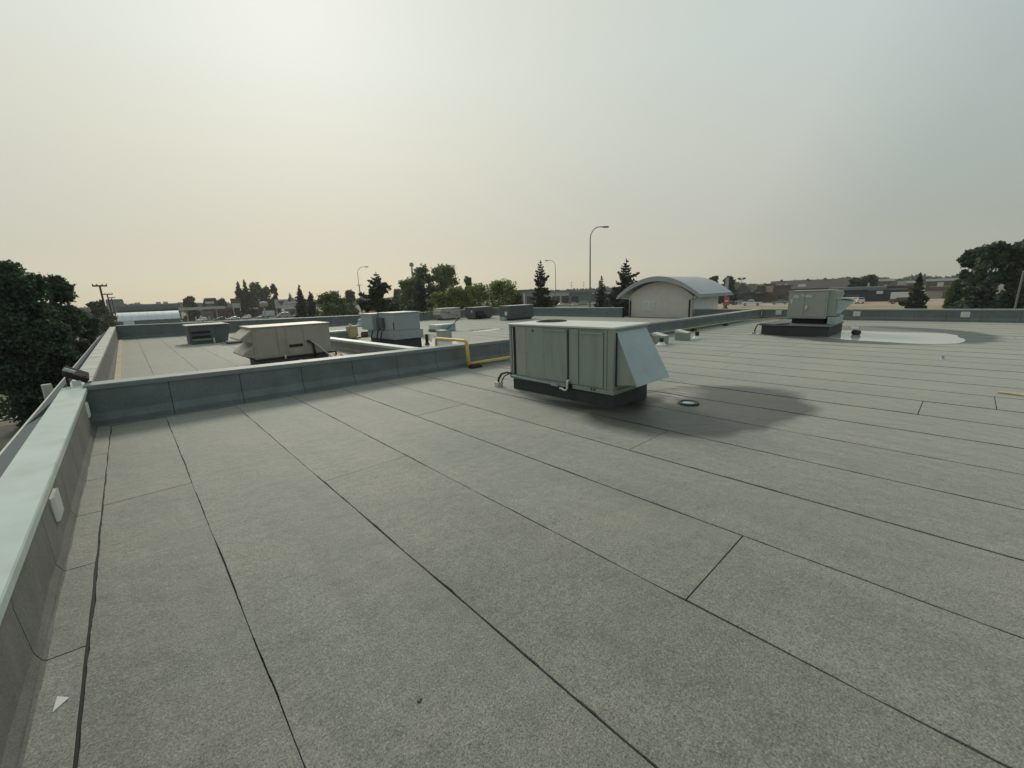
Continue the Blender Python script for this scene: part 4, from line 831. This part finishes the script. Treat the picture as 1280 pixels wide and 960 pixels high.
# ------------------------------------------------------------------ buildings across the streets
def bmat(name, c, **k): return mat(name, c, .85, var=.06, scale=.4, **k)
BM = dict(grey=bmat('b_grey', (.20, .205, .21)), dgrey=bmat('b_dark_grey', (.10, .105, .115)), white=bmat('b_white', (.62, .62, .60)), beige=bmat('b_beige', (.33, .29, .23)), brown=bmat('b_brown', (.12, .085, .068)),
          red=bmat('b_red', (.115, .052, .048)), navy=bmat('b_navy', (.028, .036, .060)), roofd=bmat('b_roof_dark', (.082, .070, .066)), teal=bmat('b_teal', (.15, .18, .18)), glass=MT['lens'], pale=bmat('b_pale', (.45, .44, .42)), fabric=mat('fabric_roof', (.74, .78, .80), .35, var=.03, scale=.3), dbrown=bmat('b_dark_brown', (.06, .05, .045)), orange=bmat('b_rust', (.24, .09, .05)))
class Site:
    """a building that stands square to a bearing: local u to the right, v away, z up from the street"""
    def __init__(s, name, label, cat, x, y, group=None, turn=0):
        s.o = thing(name, label, cat, (x, y, G), group, -math.atan2(x, y)+R(turn))
    def p(s, name, mt, u0, u1, v0, v1, z0, z1, parent=None):
        return MB().box(u0, u1, v0, v1, z0, z1).build(name, mt if not isinstance(mt, str) else BM[mt], parent or s.o, local=True)
    def mb(s, name, m, mt, parent=None): return m.build(name, BM[mt] if isinstance(mt, str) else mt, parent or s.o, local=True)
    def win(s, u0, u1, z0, z1, v=0, fr='dgrey'):
        w = s.p('window', fr, u0, u1, v-.06, v-.002, z0, z1); s.p('pane', 'glass', u0+.12, u1-.12, v-.08, v-.061, z0+.12, z1-.12, w)
    def gable(s, name, u0, u1, v0, v1, z0, z1, mt):     # ridge along v
        um = (u0+u1)/2; return s.mb(name, MB().loft([(u0, v0, z0), (u1, v0, z0), (um, v0, z1)], [(u0, v1, z0), (u1, v1, z0), (um, v1, z1)]), mt)
B = Site('grey_block', 'tall plain grey block at the far left behind the utility poles', 'building', -1.3, 300)
B.p('wall', 'grey', -4.6, 2.2, 0, 12, 0, 10.4); B.p('roof', 'dgrey', -4.4, 2.0, .3, 11.8, 10.41, 11.1); B.p('door', 'dgrey', -2, .5, -.05, -.002, 0, 4)
B = Site('long_shop', 'long low grey shop with slate fascia behind the white vaulted tent', 'building', 10.5, 262)
B.p('wall', 'dgrey', -12.5, 10, 0, 14, 0, 5.9); B.p('fascia', MT['fascia'], -12.7, 10.2, -1.2, -.005, 5.4, 7.2); B.p('roof', 'grey', -12.4, 9.9, .05, 13.9, 5.91, 7.9)
for i in range(6): B.win(-9.5+3.3*i, -7.2+3.3*i, .6, 3.2)
for u in (-6, 1.5, 4.2): B.p('roof_unit', 'pale', u, u+1.8, 3, 5, 7.91, 8.8)
B = Site('white_vaulted_tent', 'long white tent with gleaming rounded fabric roof beyond the back parapet at left', 'tent', 5.6, 185)
vl = [(v, 2.4+2.5*math.sqrt(max(0, 1-(v/5-1)**2))) for v in [10*i/14 for i in range(15)]]
for i in range(8):
    u = -8.3+2.1*i; B.mb('roof_panel', MB().loft([(u+.02, v, z) for v, z in vl]+[(u+.02, 10, 2.2), (u+.02, 0, 2.2)], [(u+2.08, v, z) for v, z in vl]+[(u+2.08, 10, 2.2), (u+2.08, 0, 2.2)]), 'fabric')
B.p('wall', 'fabric', -8.2, -3.6, 0.05, 9.9, 0, 2.19); B.p('wall', 'teal', -3.55, 8.4, .3, 9.9, 0, 2.19); B.p('door', 'dgrey', -7.8, -6.3, -.02, .04, 0, 2.1)
B = Site('mansard_building', 'building with tall dark mansard roof carrying a white sign', 'building', 30.5, 240)
B.p('wall', 'brown', -3.6, 3.6, 0, 9, 0, 4.5)
B.mb('roof', MB().hexa([(-4, -.5, 4.51), (4, -.5, 4.51), (4, 9.5, 4.51), (-4, 9.5, 4.51), (-2.2, 1.6, 9.6), (2.2, 1.6, 9.6), (2.2, 7.5, 9.6), (-2.2, 7.5, 9.6)]), 'dbrown')
B.p('sign', 'white', -2.1, 1.3, .05, .28, 7.0, 8.0); B.p('sign', 'grey', -1.6, .6, -.2, .0, 5.9, 6.5); B.win(-2.5, 2.5, .8, 3)
B = Site('fuel_canopy', 'pale flat filling station canopy on slim columns', 'canopy', 25.0, 222)
B.p('canopy', 'pale', -8.2, 8.2, 0, 8, 4.6, 5.7)
for u in (-6, -1, 4.5): B.p('column', 'pale', u, u+.5, 3.5, 4, 0, 4.59)
B.p('kiosk_wall', 'beige', -1, 3.5, 9, 13, 0, 3.4); B.p('pump', 'white', -3.2, -2.6, 3, 4, 0, 1.7); B.p('pump', 'white', 1.5, 2.1, 3, 4, 0, 1.7)
B = Site('dark_shop', 'long dark maroon shop behind the parked cars at left', 'building', 38.5, 236)
B.p('wall', 'dbrown', -7, 12, 0, 10, 0, 4.4); B.p('fascia', 'red', -7.1, 12.1, -.6, -.004, 3.4, 4.8); B.win(-6, -1, .6, 3); B.win(1, 5, .6, 3); B.p('sign', 'pale', 6, 10, -.75, -.605, 3.7, 4.5)
B = Site('white_roof_shop', 'small shop with stacked pale flat roofs beside the billboard', 'building', 57.0, 207)
B.p('wall', 'beige', -4, 4, 0, 8, 0, 3.4); B.p('roof', 'white', -4.6, 4.6, -1, 9, 3.41, 4.1); B.p('upper_wall', 'pale', -2.6, 3.2, 1, 8, 4.11, 6.0); B.p('upper_roof', 'white', -3.2, 3.8, .4, 8.6, 6.01, 6.6); B.p('chimney', 'grey', -1, .4, 3, 4.4, 6.61, 8.3); B.win(-3, 0, .8, 2.6); B.win(1, 3.4, .8, 2.6)
B = Site('window_block', 'grey flat roofed office with tall dark windows across the street behind the tall lamp', 'building', 166, 124.5)
B.p('wall', 'pale', -19, -9.5, 0, 14, 0, 6.3); B.p('wall', 'teal', -9.45, 17, .4, 14, 0, 5.9); B.p('roof', 'grey', -19.3, 17.3, -.4, 14.3, 6.31, 7.0)
B.p('canopy', 'white', 1.5, 14, -3, -.41, 5.0, 5.5); B.p('fascia', 'grey', -9.4, 17.1, -.38, .39, 5.91, 6.3)
for u in (-17.6, -13.2): B.win(u, u+3.6, 1.0, 4.6)
B.win(-8.5, -5, 1, 4.2, .4); B.p('dark_entry', 'dgrey', 4, 10, .36, .398, 0, 4.4)
for u in (-16, -9.8, -4, 1.5, 6): B.p('roof_vent', 'dgrey', u, u+1.3, 3, 4, 7.01, 7.6)
for u in (-8.6, -2.6): 
    m = MB().box(u, u+.12, 4, 4.12, 7.01, 11); m.box(u-.6, u+.7, 4, 4.1, 9.2, 9.35); m.box(u-.5, u+.6, 4, 4.1, 10.6, 10.75); B.mb('antenna', m, 'grey')
B = Site('corner_block', 'grey flat roofed block glimpsed left of the tall spruce', 'building', 147, 150)
B.p('wall', 'grey', -5.5, 6, 0, 12, 0, 7.4); B.p('roof', 'dgrey', -5.7, 6.2, -.2, 12.2, 7.41, 8.2); B.p('column', 'white', -.2, .5, -.6, -.01, 0, 6.4); B.win(1.4, 5.4, 1, 5)
B = Site('brick_shop', 'dark red brick shop behind the red sign', 'building', 169.5, 64.5)
B.p('wall', 'red', -5.5, 4.2, 0, 10, 0, 4.9); B.p('roof', 'roofd', -5.8, 4.5, -.3, 10.3, 4.91, 5.4); B.p('awning', 'red', -4.5, 4, -1.4, -.01, 2.7, 3.1); B.win(-4, -.5, .6, 2.5); B.win(.5, 3.8, .6, 2.5); B.p('sign', 'orange', 2.0, 3.8, -.12, -.002, 3.4, 4.3)
B = Site('gable_shop', 'dark shop with two steep gables behind the white pickup', 'building', 168.5, 55.2)
B.p('wall', 'dgrey', -4.6, 5.6, 0, 11, 0, 3.4); B.gable('roof', -5.0, 2.0, -.6, 11.4, 3.41, 7.4, 'dgrey'); B.gable('roof', 1.2, 6.2, -.9, 11.4, 3.41, 6.0, 'roofd'); B.p('dark_entry', 'dbrown', 1.6, 5.4, -.08, -.002, 0, 2.9); B.win(-4, -1, .6, 2.6)
for u in (-3.0, 2.6): B.p('gable_trim', 'beige', u, u+1.6, -.97 if u > 0 else -.67, -.905 if u > 0 else -.605, 3.5, 3.75)
B = Site('tower_shop', 'brown shop with a broad pale central tower panel', 'building', 171.5, 48.9)
B.p('wall', 'brown', -3.6, 6.4, 0, 11, 0, 5.4); B.p('roof', 'roofd', -3.9, 6.8, -.4, 11.4, 5.41, 5.9); B.mb('tower', MB().hexa([(-2.0, -.5, 2.6), (2.0, -.5, 2.6), (2.0, 3, 2.6), (-2.0, 3, 2.6), (-1.6, -.5, 6.6), (1.6, -.5, 6.6), (1.6, 3, 6.6), (-1.6, 3, 6.6)]), 'brown'); B.p('sign', 'beige', -1.1, 1.1, -.6, -.502, 3.6, 5.8); B.win(-3.2, -2.1, .6, 2.6); B.win(2.6, 5, .6, 2.6); B.p('sign', 'dgrey', 3.2, 5.6, -.1, -.002, 3.4, 4.4); B.p('roof_vent', 'white', 2.6, 3.4, 2, 3, 5.91, 6.3)
B = Site('wide_roof_hall', 'wide hall with long dark brown sloping roof along the skyline', 'building', 200.5, 44.0)
B.p('wall', 'brown', -12, 13, 0, 14, 0, 4.2)
B.mb('roof', MB().loft([(-12.8, -1, 4.21), (-12.8, 15, 4.21), (-12.8, 7, 7.6)], [(13.8, -1, 4.21), (13.8, 15, 4.21), (13.8, 7, 7.6)]), 'roofd'); B.p('sign', 'white', -3.0, -.4, -.9, -.6, 5.0, 6.0); B.win(-9.5, -6.5, 1.6, 3.6); B.p('window_surround', 'pale', -6.4, -5.9, -.08, -.004, 1.6, 3.8); B.p('roof_vent', 'white', -7.6, -6.8, 2, 3, 5.6, 6.3)
for u in (-9.5, -.5, 5.2): B.p('roof_vent', 'dgrey', u, u+.9, 6.4, 7.4, 7.3, 8.1)
B = Site('navy_shop', 'dark navy blue shop with small white sign and teal roof', 'building', 171, 18.4)
B.p('wall', 'navy', -3.0, 6.0, 0, 9, 0, 3.6); B.p('roof', 'teal', -13, 1.2, -.4, 9.4, 3.61, 4.5); B.p('wall', 'navy', -12.6, -3.05, .5, 9, 0, 3.4); B.p('sign', 'white', -1.0, .5, -.12, -.002, 2.3, 3.2); B.p('sign', 'white', -9.4, -8.8, .38, .495, 2.3, 3.0); B.p('shop_front', 'brown', -8.2, -5.0, .40, .497, .4, 2.2); B.win(-8.0, -6.7, .6, 2.0, .4); B.win(-6.5, -5.2, .6, 2.0, .4); B.p('roof_vent', 'pale', -3.4, -2.9, 2, 2.6, 4.51, 5.7); B.p('roof_vent', 'pale', .6, 1.1, 1, 1.8, 4.51, 5.0); B.p('fascia', 'dgrey', -3.1, 6.1, -.2, -.004, 3.3, 3.59)
B = Site('maroon_warehouse', 'dark maroon warehouse behind the lone spruce', 'building', 194.5, 15.6)
B.p('wall', 'red', -5, 4.6, 0, 11, 0, 3.9); B.p('roof', 'roofd', -5.2, 4.8, -.2, 11.2, 3.91, 4.4); B.p('roof_unit', 'pale', -1.4, 1.0, 1, 3, 4.41, 5.8); B.p('roof_unit', 'grey', -3.4, -2.2, 1, 3, 4.41, 5.1); B.p('dock_door', 'dgrey', -4, -1, -.06, -.002, 0, 2.6)
B = Site('tan_warehouse', 'low tan warehouse with dark band, left of the big right trees', 'building', 190, 5.6)
B.p('wall', 'beige', -3.4, 6.6, 0, 11, 0, 2.9); B.p('fascia', 'brown', -3.5, 6.7, -.3, -.004, 2.5, 3.7); B.p('roof', 'brown', -3.4, 6.6, 0.02, 11, 2.91, 3.7); B.p('roof_unit', 'white', -1.6, -.2, 2, 4, 3.71, 5.0); B.p('roof_unit', 'pale', 3.6, 6.2, 2, 4, 3.71, 4.5); B.p('dock_door', 'brown', 0, 2.4, -.06, -.002, 0, 2.2)
for i, (x, y, hw, h_, lb) in enumerate(((298, 32.5, 5.0, 7.0, 'distant pale roofed shed between the round trees and the maroon warehouse'), (289, 19.7, 2.6, 5.6, 'distant white roofed shed above the maroon warehouse'), (300, 9.0, 6.4, 6.1, 'distant long white roofed shed above the tan warehouse'), (290, 48, 6, 7.4, 'distant pale shed above the wide dark roof'))):
    B = Site('distant_shed', lb, 'shed', x, y, 'pale roofed sheds on the skyline'); B.p('wall', 'brown', -hw, hw, 0, 10, 0, h_-1.1); B.p('roof', 'white', -hw-.3, hw+.3, -.3, 10.3, h_-1.09, h_); B.p('door', 'dgrey', -1, 1, -.05, -.002, 0, 3)

# ------------------------------------------------------------------ street furniture, signs, poles
MT['pole'] = mat('steel_pole', (.23, .23, .22), .5, var=.05); MT['wpole'] = mat('timber_pole', (.09, .075, .06), .9)
def lamp(label, x, y, h, arm, rad, heading):
    o = thing('street_lamp', label, 'street lamp', (x, y, G), 'curved arm street lamps'); ax, ay = math.cos(heading), math.sin(heading)
    pts = [(x, y, G), (x, y, G+h*.5), (x, y, G+h-arm*1.0)]+[(x+ax*arm*(1-math.cos(a))*.8, y+ay*arm*(1-math.cos(a))*.8, G+h-arm*1.0+arm*math.sin(a)) for a in [R(v) for v in (20, 40, 60, 78, 90)]]
    pts.append((x+ax*arm*1.15, y+ay*arm*1.15, G+h-.02))
    MB().tube(pts, [rad, rad*.8, rad*.6]+[rad*.5]*(len(pts)-3), 8).build('pole', MT['pole'], o, smooth=True)
    e_ = pts[-1]; MB().hexa([(e_[0]+ax*u+(-ay)*w_, e_[1]+ay*u+ax*w_, G+h+z) for z in (-.14, .06) for u, w_ in ((0, -.14), (.75, -.12), (.75, .12), (0, .14))]).build('lamp_head', MT['pole'], o)
hr = -YAW
lamp('tallest curved street lamp, between the tall spruce and the small one', 48.1, 35.9, 14.7, 1.5, .13, hr)
lamp('far pale street lamp with arm to the right, above the ragged spruce', 43.1, 101.2, 14.0, 1.7, .11, hr)
lamp('pale street lamp with arm to the left, right of the tall spruce', 82.7, 72.6, 14.3, 1.6, .11, hr+math.pi)
def upole(label, x, y, h, arm, rad):
    o = thing('utility_pole', label, 'utility pole', (x, y, G), 'timber utility poles'); MB().tube([(x, y, G), (x, y, G+h)], [rad, rad*.7], 8).build('pole', MT['wpole'], o)
    MB().box(x-arm, x+arm, y-.06, y+.06, G+h-.12, G+h).build('cross_arm', MT['wpole'], o)
    for k_ in (-1, -.4, .4, 1): MB().lathe(x+arm*.93*k_, y, [(.025, G+h), (.035, G+h+.05), (.02, G+h+.10)], 6).build('insulator', MT['brown'], o)
upole('nearest and tallest timber utility pole beside the left tree', -1.02, 46, 8.1, .42, .085)
upole('middle timber utility pole of the three at left', -1.12, 72, 8.1, .5, .09)
upole('farthest timber utility pole of the three at left', -1.15, 100, 8.2, .5, .09)
upole('utility pole with cross arm beside the far left street lamp', 49.1, 115, 10.3, .8, .12)
o = thing('leaning_pole', 'pale bare pole at the right edge in front of the big trees', 'pole', (65.9, -3.3, G)); MB().tube([(65.9, -3.3, G), (65.9, -3.38, G+6.6)], [.085, .07], 8).build('shaft', MT['pole'], o); MB().lathe(65.9, -3.38, [(.09, G+6.6), (.05, G+6.7)], 8).build('cap', MT['pole'], o)
o = thing('cell_mast', 'slim distant red and white mast rising behind the trees', 'mast', (109.3, 190.9, G))
for i in range(8): MB().lathe(109.3, 190.9, [(.45, G+2.85*i), (.40, G+2.85*i+2.84)], 8).build('segment', BM['white'] if i % 2 else BM['orange'], o)
MB().lathe(109.3, 190.9, [(1.0, G+21.6), (1.1, G+22.3), (.9, G+23.4)], 8).build('antenna_drum', MT['pole'], o)
o = thing('flood_mast', 'distant mast with two lamp heads above the gable shop', 'street lamp', (189.3, 64.6, G)); MB().tube([(189.3, 64.6, G), (189.3, 64.6, G+9.0)], .09, 6).build('pole', MT['pole'], o)
for k_ in (-1, 1): MB().box(188.9, 189.9, 64.6+k_*.9-.5, 64.6+k_*.9+.5, G+8.8, G+9.5).build('lamp_head', BM['dgrey'], o)
MB().box(189.2, 189.4, 63.6, 65.6, G+8.6, G+8.79).build('cross_arm', MT['pole'], o)
B = Site('street_sign', 'small red sign on a dark post beside the arched roof end', 'sign', 77, 28.4); B.p('post', 'dbrown', -.12, .12, 0, .2, 0, 4.6); B.p('panel', mat('sign_red', (.55, .10, .12), .5), -.42, .42, -.06, -.002, 3.0, 4.5); B.p('blank_strip', 'white', -.25, .25, -.08, -.061, 3.6, 3.9)
B = Site('sign_pillar', 'tall plain grey sign pillar above the red sign', 'sign', 120, 44.5); B.p('pillar', 'grey', -.45, .45, 0, .5, 0, 8.6); B.p('base', 'dgrey', -.7, .7, -.2, .7, 0, .5); B.p('panel', 'pale', -.4, .4, -.06, -.002, 5.8, 8.4)
B = Site('round_sign', 'pale rounded two tier sign on a stem above the lawn', 'sign', 43.5, 200)
B.mb('head', MB().lathe(0, 0, [(.3, 4.4), (1.5, 5.0), (1.6, 5.7), (1.3, 5.9)], 16), 'beige'); B.mb('head', MB().lathe(0, 0, [(1.35, 5.91), (1.6, 6.3), (1.3, 6.9), (.2, 7.1)], 16), 'pale'); B.p('stem', 'pale', -.3, .3, -.3, .3, 0, 4.39)
B = Site('billboard', 'white board with a dark downward triangle on two posts', 'sign', 48.5, 193)
B.p('board', 'pale', -2.4, 2.4, 0, .3, 4.1, 7.6); B.mb('triangle', MB().loft([(-1.35, -.06, 6.9), (1.2, -.06, 6.9), (0, -.06, 5.1)], [(-1.35, -.004, 6.9), (1.2, -.004, 6.9), (0, -.004, 5.1)]), mat('sign_slate', (.08, .09, .13), .5)); B.p('strip', 'white', -1.4, 1.6, -.05, -.003, 4.3, 4.8)
for u in (-2.1, 1.9): B.p('post', 'pale', u, u+.25, .02, .28, 0, 4.09)
B = Site('pylon_sign', 'pylon sign with rust red top over pale panels', 'sign', 39.3, 233)
B.p('cabinet', 'red', -2.0, 2.0, 0, .6, 6.8, 9.0); B.p('stripe', 'orange', -1.9, 1.9, -.05, -.003, 7.4, 7.9); B.p('panel', 'pale', -1.6, 1.6, 0, .6, 4.6, 6.79)
for u in (-1.5, 1.2): B.p('post', 'white', u, u+.3, .1, .4, 0, 4.59)
o = thing('bollard', 'short pale post beside the small yellow green tree', 'bollard', (76, 1.05, G)); MB().lathe(76, 1.05, [(.10, G), (.10, G+2.3), (.04, G+2.4)], 8).build('post', BM['white'], o); MB().lathe(76, 1.05, [(.2, G), (.2, G+.1)], 8).build('base', MT['concrete'], o)

# ------------------------------------------------------------------ vehicles
CM = {}
def paint(c):
    if c not in CM:
        m = mat('paint', c, .3, metal=0, var=.02, scale=1); m.node_tree.nodes['Principled BSDF'].inputs['Coat Weight'].default_value = .6; CM[c] = m
    return CM[c]
MT['tyre'] = mat('tyre', (.02, .02, .02), .9); MT['rim'] = mat('rim', (.4, .4, .4), .35, metal=.7)
MT['headl'] = mat('headlight', (.7, .7, .68), .15); MT['taill'] = mat('tail_light', (.35, .03, .03), .3)
PROF = {  # side profile of lower body and of the cabin: (length from nose, height)
    'sedan': ([(0, .35), (0, .68), (.25, .78), (1.3, .92), (3.9, .98), (4.55, .92), (4.6, .55), (4.5, .32)], [(1.25, .93), (2.0, 1.42), (3.2, 1.45), (4.0, .97)], 4.6, 1.75, (.85, 3.75), .33),
    'suv': ([(0, .42), (0, .85), (.2, .98), (1.1, 1.08), (4.5, 1.12), (4.6, .95), (4.6, .5), (4.5, .4)], [(1.05, 1.09), (1.7, 1.70), (4.2, 1.74), (4.55, 1.13)], 4.6, 1.85, (.9, 3.7), .37),
    'pickup': ([(0, .5), (0, .95), (.15, 1.05), (1.5, 1.14), (3.55, 1.16), (3.56, 1.10), (5.6, 1.10), (5.65, .9), (5.65, .55), (5.5, .5)], [(1.5, 1.15), (2.05, 1.82), (3.2, 1.85), (3.55, 1.17)], 5.65, 1.95, (1.0, 4.45), .40),
    'van': ([(0, .4), (0, .95), (.3, 1.15), (.9, 1.3), (5.2, 1.35), (5.3, .9), (5.3, .5), (5.2, .4)], [(.85, 1.3), (1.5, 2.1), (5.1, 2.2), (5.28, 1.36)], 5.3, 1.95, (.95, 4.3), .37)}
def vehicle(kind, label, col, x, y, heading, cat='car', roofm=None, base=G):
    body, cab, Ln, Wd, ax, wr = PROF[kind]; o = thing('parked_'+{'sedan': 'car', 'suv': 'car', 'pickup': 'pickup', 'van': 'van'}[kind], label, cat, (x, y, base+.012), 'parked vehicles', heading)
    pm = paint(col); f = lambda p: p-Ln/2
    def side(pr, hw, hw2=None):
        hw2 = hw2 or hw
        return [(f(a), -hw if z < 1.2 else -hw2, z) for a, z in pr], [(f(a), hw if z < 1.2 else hw2, z) for a, z in pr]
    MB().loft(*side(body, Wd/2)).build('body', pm, o, bevel=.05, local=True)
    c0 = [(f(a), -(Wd/2-.06 if i in (0, len(cab)-1) else Wd/2-.24), z) for i, (a, z) in enumerate(cab)]; c1 = [(a, -b, z) for a, b, z in c0]
    MB().loft(c0, c1).build('cabin', roofm or pm, o, bevel=.04, local=True)
    # side glass, windscreens
    for s_ in (-1, 1):
        q = []; cx_ = sum(a for a, _ in cab)/4; cz_ = sum(z for _, z in cab)/4
        for i, (a, z) in enumerate(cab): hw = Wd/2-.06 if i in (0, 3) else Wd/2-.24; q.append((f(cx_+(a-cx_)*.82), s_*(hw+.012), cz_+(z-cz_)*.74))
        MB().loft(q, [(a, b-s_*.02, z) for a, b, z in q]).build('side_window', MT['lens'], o, local=True)
    for i, j, dx in ((0, 1, -.015), (3, 2, .015)):
        (a0, z0), (a1, z1) = cab[i], cab[j]; h0 = Wd/2-.14; h1 = Wd/2-.32
        q = [(f(a0+(a1-a0)*.12)+dx, -h0, z0+(z1-z0)*.12), (f(a0+(a1-a0)*.12)+dx, h0, z0+(z1-z0)*.12), (f(a0+(a1-a0)*.88)+dx, h1, z0+(z1-z0)*.88), (f(a0+(a1-a0)*.88)+dx, -h1, z0+(z1-z0)*.88)]
        MB().loft(q, [(a-dx*1.4, b, z+.012) for a, b, z in q]).build('windscreen' if i == 0 else 'rear_window', MT['lens'], o, local=True)
    for a in ax:
        for s_ in (-1, 1):
            w = MB().tube([(f(a), s_*(Wd/2-.20), wr), (f(a), s_*(Wd/2+.015), wr)], wr, 16).build('wheel', MT['tyre'], o, local=True)
            MB().tube([(f(a), s_*(Wd/2+.016), wr), (f(a), s_*(Wd/2+.03), wr)], wr*.6, 12).build('rim', MT['rim'], w, local=True)
    zl = body[1][1]-.08
    for s_ in (-1, 1):
        MB().box(f(0)-.03, f(0)+.03, s_*Wd*.36-.18, s_*Wd*.36+.18, zl-.07, zl+.05).build('headlight', MT['headl'], o, local=True)
        MB().box(f(Ln)-.05, f(Ln)+.02, s_*Wd*.40-.12, s_*Wd*.40+.12, zl-.02, zl+.16).build('tail_light', MT['taill'], o, local=True)
    if kind == 'pickup': MB().box(f(3.7), f(5.5), -Wd/2+.1, Wd/2-.1, 1.102, 1.112).build('load_bed', MT['tyre'], o, local=True)
    return o
wht, slv, nav, drk, red_, blu, grn, blk = (.72, .72, .70), (.35, .36, .37), (.03, .04, .07), (.05, .05, .055), (.06, .022, .025), (.06, .12, .28), (.22, .26, .24), (.02, .02, .022)
A = -YAW    # across the view
for k_, lb, c_, x, y, a_, cat in [
    ('pickup', 'white pickup truck parked side on in front of the gable shop', wht, 145.8, 46.2, R(-72), 'pickup'),
    ('sedan', 'dark navy car parked left of the white pickup by the red sign', nav, 150.5, 54.6, R(-50), 'car'),
    ('sedan', 'silver grey car half hidden behind the left end of the white pickup', slv, 155.5, 53.4, R(-40), 'car'),
    ('sedan', 'pale green grey car left of the air handler by the long puddle', grn, 153.5, 40.6, R(-72), 'car'),
    ('suv', 'small white car in front of the navy shop, right of the intake hood', wht, 157.0, 21.8, R(-150), 'car'),
    ('suv', 'dark red vehicle beside the lone spruce', red_, 152.0, 12.2, R(-80), 'car'),
    ('suv', 'white car with dark glass under the fuel canopy', wht, 22.4, 206, R(60), 'car'),
    ('sedan', 'dark car parked in the left row beside the white ones', drk, 28.2, 206, R(20), 'car'),
    ('sedan', 'white sedan in the left row below the pylon sign', wht, 33.2, 207, R(30), 'car'),
    ('suv', 'white car in the left row under the narrow spruces', wht, 38.0, 207, R(60), 'car'),
    ('sedan', 'silver sedan at the right end of the left row', slv, 43.2, 205, R(35), 'car'),
    ('van', 'pale van seen just over the parapet below the billboard', slv, 49.8, 198, R(10), 'van'),
    ('sedan', 'grey car right of the billboard by the spruce pair', slv, 55.8, 198, R(15), 'car'),
    ('sedan', 'white car right of the spruce pair, seen just over the parapet', wht, 62.5, 196, R(15), 'car'),
    ('sedan', 'white car roof beyond the parapet below the far left lamp, left one', wht, 64.8, 152, R(70), 'car'),
    ('sedan', 'white car roof beyond the parapet below the far left lamp, right one', wht, 67.6, 151, R(70), 'car'),
    ('van', 'white van with tan roof behind the blue grey air handler', wht, 86.0, 168, R(-28), 'van'),
    ('sedan', 'white car below the window block, nearest the pale lamp', wht, 152.0, 131.0, R(-10), 'car'),
    ('sedan', 'white car below the dark windows of the window block', wht, 152.5, 123.5, R(-60), 'car'),
    ('suv', 'silver car left of the tall lamp foot', slv, 158.5, 122.5, R(-50), 'car'),
    ('sedan', 'white car right behind the tall lamp foot', wht, 159.5, 117.5, R(-50), 'car'),
    ('sedan', 'dark green car right of the tall lamp foot', drk, 160.8, 113.8, R(-50), 'car'),
    ('sedan', 'silver car glimpsed between the small spruce and the grey bush', slv, 163.0, 107.0, R(-50), 'car'),
    ('sedan', 'white car glimpsed under the broad spruce', wht, 165.0, 101.0, R(-50), 'car'),
    ('suv', 'white car beyond the parapet behind the beige air handler', wht, 97.0, 145.0, R(-20), 'car'),
    ('sedan', 'dark car parked under the left trees beyond the parapet', blk, -4.2, 60.0, R(80), 'car'),
]:
    vehicle(k_, lb, c_, x, y, a_, cat, roofm=MT['tan'] if 'tan roof' in lb else None)
# blue cube truck at left and white box truck behind the lone spruce
def truck(label, x, y, head, cabc, boxm, L_=7.0, hb=3.3):
    o = thing('box_truck', label, 'truck', (x, y, G+.012), 'parked vehicles', head); pm = paint(cabc)
    MB().loft([(-L_/2, -1.05, .5), (-L_/2, -1.05, 1.35), (-L_/2+.6, -1.05, 1.5), (-L_/2+.9, -1.05, 2.3), (-L_/2+2.0, -1.05, 2.35), (-L_/2+2.0, -1.05, .5)], [(-L_/2, 1.05, .5), (-L_/2, 1.05, 1.35), (-L_/2+.6, 1.05, 1.5), (-L_/2+.9, 1.05, 2.3), (-L_/2+2.0, 1.05, 2.35), (-L_/2+2.0, 1.05, .5)]).build('cab', pm, o, local=True, bevel=.04)
    MB().box(-L_/2+2.1, L_/2, -1.2, 1.2, .9, hb).build('cargo_box', boxm, o, local=True, bevel=.03); MB().box(-L_/2+2.0, L_/2-.1, -.9, .9, .55, .89).build('chassis', MT['tyre'], o, local=True)
    for s_ in (-1, 1):
        MB().box(-L_/2+1.0, -L_/2+1.8, s_*1.06-.008, s_*1.06+.008, 1.5, 2.2).build('side_window', MT['lens'], o, local=True)
        for a in (-L_/2+1.0, L_/2-1.4): 
            w = MB().tube([(a, s_*.8, .45), (a, s_*1.1, .45)], .45, 16).build('wheel', MT['tyre'], o, local=True); MB().tube([(a, s_*1.101, .45), (a, s_*1.12, .45)], .25, 12).build('rim', MT['rim'], w, local=True)
truck('blue truck with white box at the right end of the left row', 46.8, 204, R(165), blu, BM['white'], 6.5, 3.0)
truck('white box truck parked behind the lone spruce', 166.5, 12.6, R(95), wht, BM['white'], 6.0, 2.7)

# ------------------------------------------------------------------ smoke haze over the whole place
hz = MB().box(-900, 900, -900, 900, G-1, 21).build('haze', bpy.data.materials.new('haze')); hz['kind'] = 'stuff'
hm = hz.data.materials[0]; hm.use_nodes = True; ht = hm.node_tree; ht.nodes.clear()
ho = N(ht, 'ShaderNodeOutputMaterial'); hv = N(ht, 'ShaderNodeVolumePrincipled'); ht.links.new(hv.outputs[0], ho.inputs['Volume'])
hv.inputs['Color'].default_value = (.95, .93, .88, 1); hv.inputs['Density'].default_value = .00032; hv.inputs['Anisotropy'].default_value = .2
